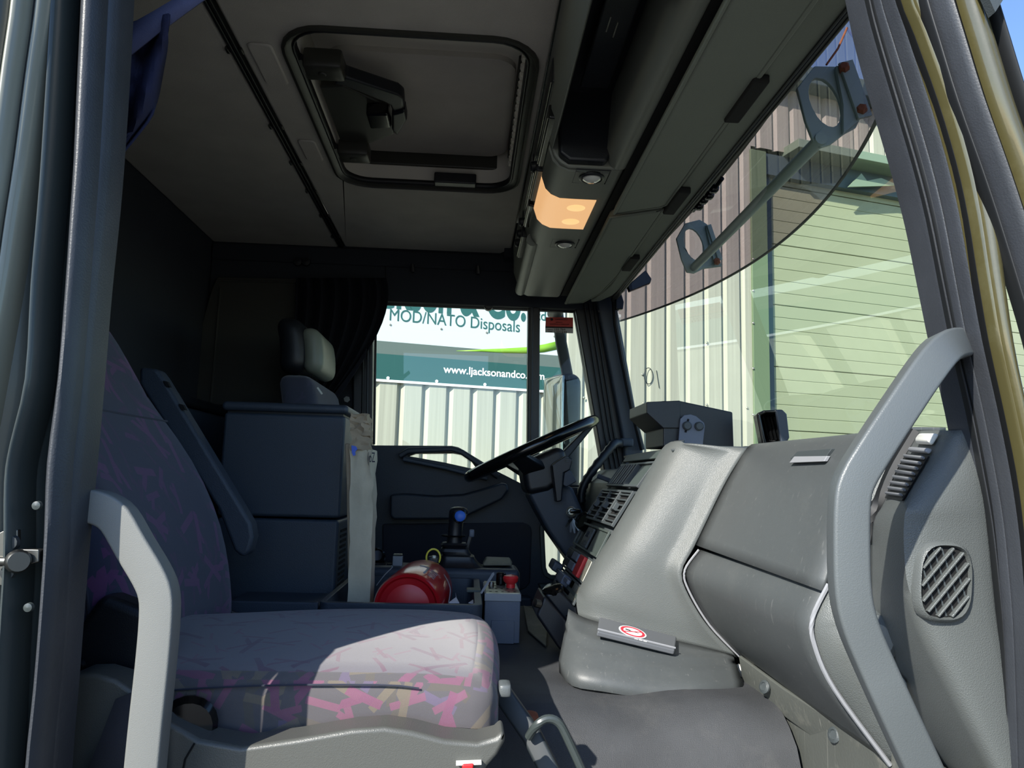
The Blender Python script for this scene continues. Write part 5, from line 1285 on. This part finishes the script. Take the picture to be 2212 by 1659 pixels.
# control box
kb = thing('control_box', 'grey electrical control box with perforated plate top and red mushroom button', 'control box')
c0 = P(1048, 1275, Y=1.62); c1 = P(1125, 1275, Y=1.62); bx0, bx1 = c0.x, c1.x
g = G(); g.box(bx0, bx1, 1.62, 1.80, -.342, -.250); obj('case', g, 'box_grey', kb, bevel=.002)
g = G(); g.box(bx0-.001, bx1+.001, 1.617, 1.803, -.255, -.240); obj('lid', g, 'light_grey', kb, bevel=.001)
g = G(); g.box(bx0+.002, bx1-.002, 1.62, 1.80, -.240, -.238); pl = obj('zinc_plate', g, 'zinc', kb)
for i in range(5):
    for j in range(4):
        g = G(); g.lathe((bx0+.012+i*.013, 1.635+j*.045, -.2379), (0, 0, 1), [(0, 0), (.003, 0), (.003, .0004), (0, .0004)], 8); obj('hole', g, 'dark_void', pl)
g = G(); g.box(bx0+.015, bx1-.012, 1.6165, 1.621, -.342, -.295); obj('raised_panel', g, 'box_grey', kb, bevel=.001)
c = P(1103, 1262, Y=1.70); g = G(); g.lathe((c.x, 1.70, -.238), (0, 0, 1), [(.010, 0), (.010, .008), (.016, .014), (.0175, .022), (.015, .026), (0, .029)], 24); obj('stop_button', g, 'red_plastic', kb)
c = P(1082, 1258, Y=1.74); g = G(); g.lathe((c.x, 1.74, -.238), (0, 0, 1), [(.011, 0), (.012, .004), (.0115, .026), (.009, .028), (0, .028)], 12); obj('black_knob', g, 'black_gloss', kb)
c = P(1062, 1262, Y=1.68); g = G(); g.lathe((c.x, 1.70, -.238), (0, 0, 1), [(.006, 0), (.006, .008), (.0045, .012), (0, .012)], 10); obj('toggle', g, 'steel', kb)
cs = thing('metal_strip', 'narrow pale plate leaning against the control box', 'strip')
g = G(); g.prism([P(1037, 1281, Y=1.60), P(1041, 1283, Y=1.60), P(1068, 1241, Y=1.66), P(1067, 1236, Y=1.66), P(1063, 1238, Y=1.66)], (0, .002, 0)); obj('plate', g, 'light_grey', cs)

# ================================================================== STEERING
stw = thing('steering_column', 'black steering wheel and column with stalks seen edge on at driver side', 'steering wheel')
ya = 2.20
e_a = P(1014, 1030, Y=ya); e_b = P(1281, 910, Y=ya); wc = (e_a+e_b)/2; wr0 = (e_b-e_a).length/2; w1_ = (e_b-e_a).normalized(); w2_ = Vector((0, 1, -.02)).normalized(); wn_ = w1_.cross(w2_).normalized()
if wn_.z < 0: wn_ = -wn_
g = G(); g.tube([wc+(w1_*math.cos(2*PI*i/64)+w2_*math.sin(2*PI*i/64))*wr0 for i in range(64)], .0165, 12, up=wn_, loop=True); obj('rim', g, 'black_gloss', stw, ang=80)
for sgn, aa in ((1, 0.0), (1, 1.9), (1, -1.9)):
    d = w1_*math.cos(aa)+w2_*math.sin(aa)
    s_ = w1_*-math.sin(aa)+w2_*math.cos(aa)
    a = wc+d*wr0*.96; b = wc+d*.05-wn_*.055
    g = G(); g.hexa([a+s_*.022, a-s_*.022, b-s_*.035, b+s_*.035], [a+s_*.022-wn_*.016, a-s_*.022-wn_*.016, b-s_*.035-wn_*.03, b+s_*.035-wn_*.03]); obj('spoke', g, 'black_plastic', stw, bevel=.005)
hub = PL([(1126, 1003), (1150, 988), (1208, 962), (1222, 975), (1228, 1000), (1216, 1040), (1186, 1062), (1140, 1071), (1134, 1050)], Y=2.11)
g = G(); g.prism(hub, (0, .19, 0)); obj('hub_cover', g, 'black_plastic', stw, bevel=.02, seg=4)
g = G(); g.prism(PL([(1140, 1066), (1200, 1048), (1236, 1050), (1262, 1110), (1270, 1160), (1255, 1250), (1220, 1200), (1185, 1150), (1160, 1105)], Y=2.12), (0, .16, 0)); obj('column_shroud', g, 'navy_plastic', stw, bevel=.012, seg=3)
g = G(); g.prism(PL([(1202, 997), (1222, 984), (1238, 992), (1232, 1015), (1218, 1022), (1214, 1082), (1202, 1085), (1192, 1005)], Y=2.06), (0, .05, 0)); obj('stalk_module', g, 'black_plastic', stw, bevel=.004)
g = G(); g.prism(PL([(1220, 1010), (1234, 1018), (1246, 1040), (1224, 1052), (1216, 1048)], Y=2.07), (0, .05, 0)); obj('paddle', g, 'navy_plastic', stw, bevel=.003)
for k in range(3):
    g = G(); g.box(0, .010, 0, .004, 0, .003); o_ = obj('button_ridge', g, 'dash_dark', stw); o_.location = P(1221, 989+4*k, Y=2.055)
g = G(); g.lathe(P(1234, 1105, Y=2.10), (-.2, -1, .1), [(.015, -.01), (.015, .004), (.011, .006), (.009, .002), (0, .002)], 20); obj('ignition_lock', g, 'zinc', stw)
ky = thing('key_bunch', 'small bunch of metal keys hanging in the ignition lock', 'keys')
kc = P(1236, 1112, Y=2.07)
g = G(); g.tube([kc+Vector((.012*math.cos(2*PI*i/20), .002*math.sin(i), .012*math.sin(2*PI*i/20))) for i in range(20)], .0012, 6, up=(0, 1, 0), loop=True); obj('key_ring', g, 'steel', ky)
g = G(); g.rbox(kc+Vector((.008, -.004, .010)), (.03, .006, .012), .003, 3); obj('key_head', g, 'black_gloss', ky)
for k, (x, y) in enumerate(((1222, 1138), (1232, 1150), (1241, 1152), (1250, 1146), (1227, 1126))):
    a = kc+Vector((0, -.003*k, -.01)); b = P(x, y, Y=2.06-.003*k); d = (b-a).normalized(); s_ = Vector((d.z, 0, -d.x))
    g = G(); g.prism([a+s_*.002, a-s_*.002, a+(b-a)*.4-s_*.005, b-s_*.003, b+s_*.002, a+(b-a)*.4+s_*.004], (0, .0015, 0)); obj('key', g, 'steel', ky)
hf = thing('grab_handle', 'ribbed black grab handle on far windscreen pillar beyond the steering wheel', 'handle')
pts = smooth_path([P(1345, 958, Y=2.5), P(1328, 958, Y=2.46), P(1310, 978, Y=2.44), P(1285, 1010, Y=2.42), P(1264, 1042, Y=2.42), P(1256, 1065, Y=2.42), P(1256, 1085, Y=2.42)], 4)
g = G(); rs = []
for i, p in enumerate(pts):
    d = (pts[min(i+1, len(pts)-1)]-pts[max(i-1, 0)]).normalized(); s_ = Vector((0, 1, 0)).cross(d).normalized(); k = .013+(.003 if i % 2 else 0)
    rs.append([p+s_*math.cos(2*PI*j/10)*k+Vector((0, 1, 0))*math.sin(2*PI*j/10)*.014 for j in range(10)])
g.rings(rs); obj('bar', g, 'black_plastic', hf, ang=60)
g = G(); g.rbox(P(1352, 956, Y=2.51), (.045, .04, .028), .005, 4); obj('mount', g, 'navy_plastic', hf)

# ================================================================== WARNING TAG, CURTAINS, SLEEPER PANEL
tg = thing('vehicle_tag', 'red and grey paper tag stuck in the quarter window beside outside mirror', 'tag')
def tp_(x, y, o=0): return P(x, y, Y=2.588-o)
g = G(); g.prism([tp_(1179, 685), tp_(1238, 686), tp_(1238, 709), tp_(1178, 707)], (0, .001, 0)); obj('red_part', g, 'tag_red', tg)
g = G(); g.prism([tp_(1178, 707, .0002), tp_(1238, 709, .0002), tp_(1238, 720, .0002), tp_(1178, 718, .0002)], (0, .001, 0)); obj('grey_part', g, 'tag_grey', tg)
g = G(); g.prism([tp_(1178, 705, .001), tp_(1238, 706.5, .001), tp_(1238, 709, .001), tp_(1178, 708, .001)], (0, .001, 0)); obj('black_line', g, 'text_black', tg)
def ttext(s, x0, y0, x1, h, m='text_black'):
    a = tp_(x0, y0, .002); b = tp_(x1, y0+(x1-x0)*.02, .002); text(s, 'lettering', a, b-a, (0, 0, 1), (b-a).length, h, m, tg)
ttext('L JACKSON & CO', 1199, 691, 1226, .005); ttext('MOD/NATO', 1201, 697, 1215, .003); ttext('DISPOSALS VEHICLES', 1188, 701, 1230, .003)
ttext('STOCK No', 1183, 713, 1194, .003); ttext('CHASSIS', 1184, 717, 1193, .003); ttext('155 764', 1198, 713.5, 1221, .007); ttext('L501643', 1198, 719, 1224, .007)
g = G(); g.lathe(tp_(1192, 690, .002), (0, -1, 0), [(0, 0), (.005, 0), (.005, .0005), (0, .0005)], 8); obj('emblem', g, 'text_black', tg)

cn = thing('window_curtain', 'dark gathered curtain tied back beside the driver window', 'curtain')
Tl = [(650, 598), (690, 600), (730, 602), (770, 600), (800, 600), (832, 598)]
rows = []
for k in range(34):
    t = k/33
    xt = lerp(640, 834, t); yt = 600
    # each fold runs from the rail down to the tie point
    if t > .55: mid = (lerp(640, 842, t), lerp(690, 672, (t-.55)/.45)); 
    else: mid = (lerp(640, 842, t), 690)
    end = (lerp(610, 725, t), lerp(900, 850, t)); 
    row = []
    for j in range(12):
        u = j/11
        x = (1-u)**2*xt+2*u*(1-u)*(mid[0]+20*t)+u*u*end[0]; y = (1-u)**2*yt+2*u*(1-u)*(mid[1]+20)+u*u*end[1]
        row.append(P(x, y, Y=2.50+.022*math.sin(k*1.25)*(1-.5*u)))
    rows.append(row)
g = G(); g.grid(rows); obj('cloth', g, 'curtain_dark', cn, ang=80, solid=.002)
g = G(); g.prism([P(x, y, Y=2.47) for x, y in ((700, 868), (716, 858), (760, 800), (792, 752), (790, 770), (752, 828), (722, 868))], (0, .004, 0)); obj('tie_band', g, 'curtain_dark', cn, bevel=.001)
pn = thing('blackout_panel', 'grey brown cloth panel with slanting edge on far sleeper wall', 'panel')
g = G(); g.prism(PL([(470, 598), (655, 602), (640, 875), (385, 875), (458, 622)], Y=2.54), (0, .01, 0)); obj('cloth', g, 'panel_grey', pn, bevel=.004)
g = G(); g.tube(PL([(476, 620), (455, 870)], Y=2.538), .004, 6); obj('hem', g, 'panel_grey', pn)
g = G(); g.tube(PL([(468, 606), (650, 610)], Y=2.538), .004, 6); obj('hem', g, 'panel_grey', pn)

# ================================================================== OUTSIDE MIRROR
om = thing('door_mirror', 'tall black outside mirror on driver side reflecting the corrugated wall', 'mirror')
mc0 = P(1190, 806, Y=2.98); mc1 = P(1247, 1075, Y=2.98)
rz = R(28)
def rotm(p):
    q = p.copy(); q.x, q.y = p.x*math.cos(rz)-p.y*math.sin(rz), p.x*math.sin(rz)+p.y*math.cos(rz); return q
mcx = Vector(((mc0.x+mc1.x)/2-.002, 3.0, (mc0.z+mc1.z)/2)); mhz = (mc0.z-mc1.z)
g = G(); g.rbox(mcx, (.10, .16, mhz), .045, 12, rotm); obj('housing', g, 'black_plastic', om)
g = G(); g.rbox(mcx+rotm(Vector((-.0475, .004, 0))), (.008, .142, mhz-.03), .004, 10, rotm); obj('mirror_glass', g, 'mirror', om)
g = G(); g.sweep([P(1202, 655, Y=2.9), P(1212, 740, Y=2.93), P(1226, 812, Y=2.97)], rrect(.045, .03, .01), up=(0, 1, 0)); obj('arm', g, 'dash_dark', om, ang=50)
g = G(); g.rbox(P(1205, 664, Y=2.78), (.06, .26, .03), .012, 4); obj('arm_foot', g, 'dash_dark', om)

# ================================================================== raise everything to yard level and give things their own origins
bpy.context.view_layer.update()
dg = bpy.context.evaluated_depsgraph_get()
def desc(o):
    yield o
    for c in o.children: yield from desc(c)
for o in list(COL.objects):
    if o.parent or o.type in ('CAMERA', 'LIGHT'): continue
    lo = Vector((1e9,)*3); hi = Vector((-1e9,)*3)
    for d in desc(o):
        if d.type != 'MESH': continue
        for v in d.data.vertices:
            p = v.co+d.location
            for i in range(3):
                lo[i] = min(lo[i], p[i]); hi[i] = max(hi[i], p[i])
    base = Vector(((lo.x+hi.x)/2, (lo.y+hi.y)/2, lo.z))
    if o.type == 'MESH':
        o.data.transform(Matrix.Translation(-base))
    else:
        for c in o.children: c.matrix_parent_inverse = Matrix.Translation(-base)
    o.location = base+Vector((0, 0, H))
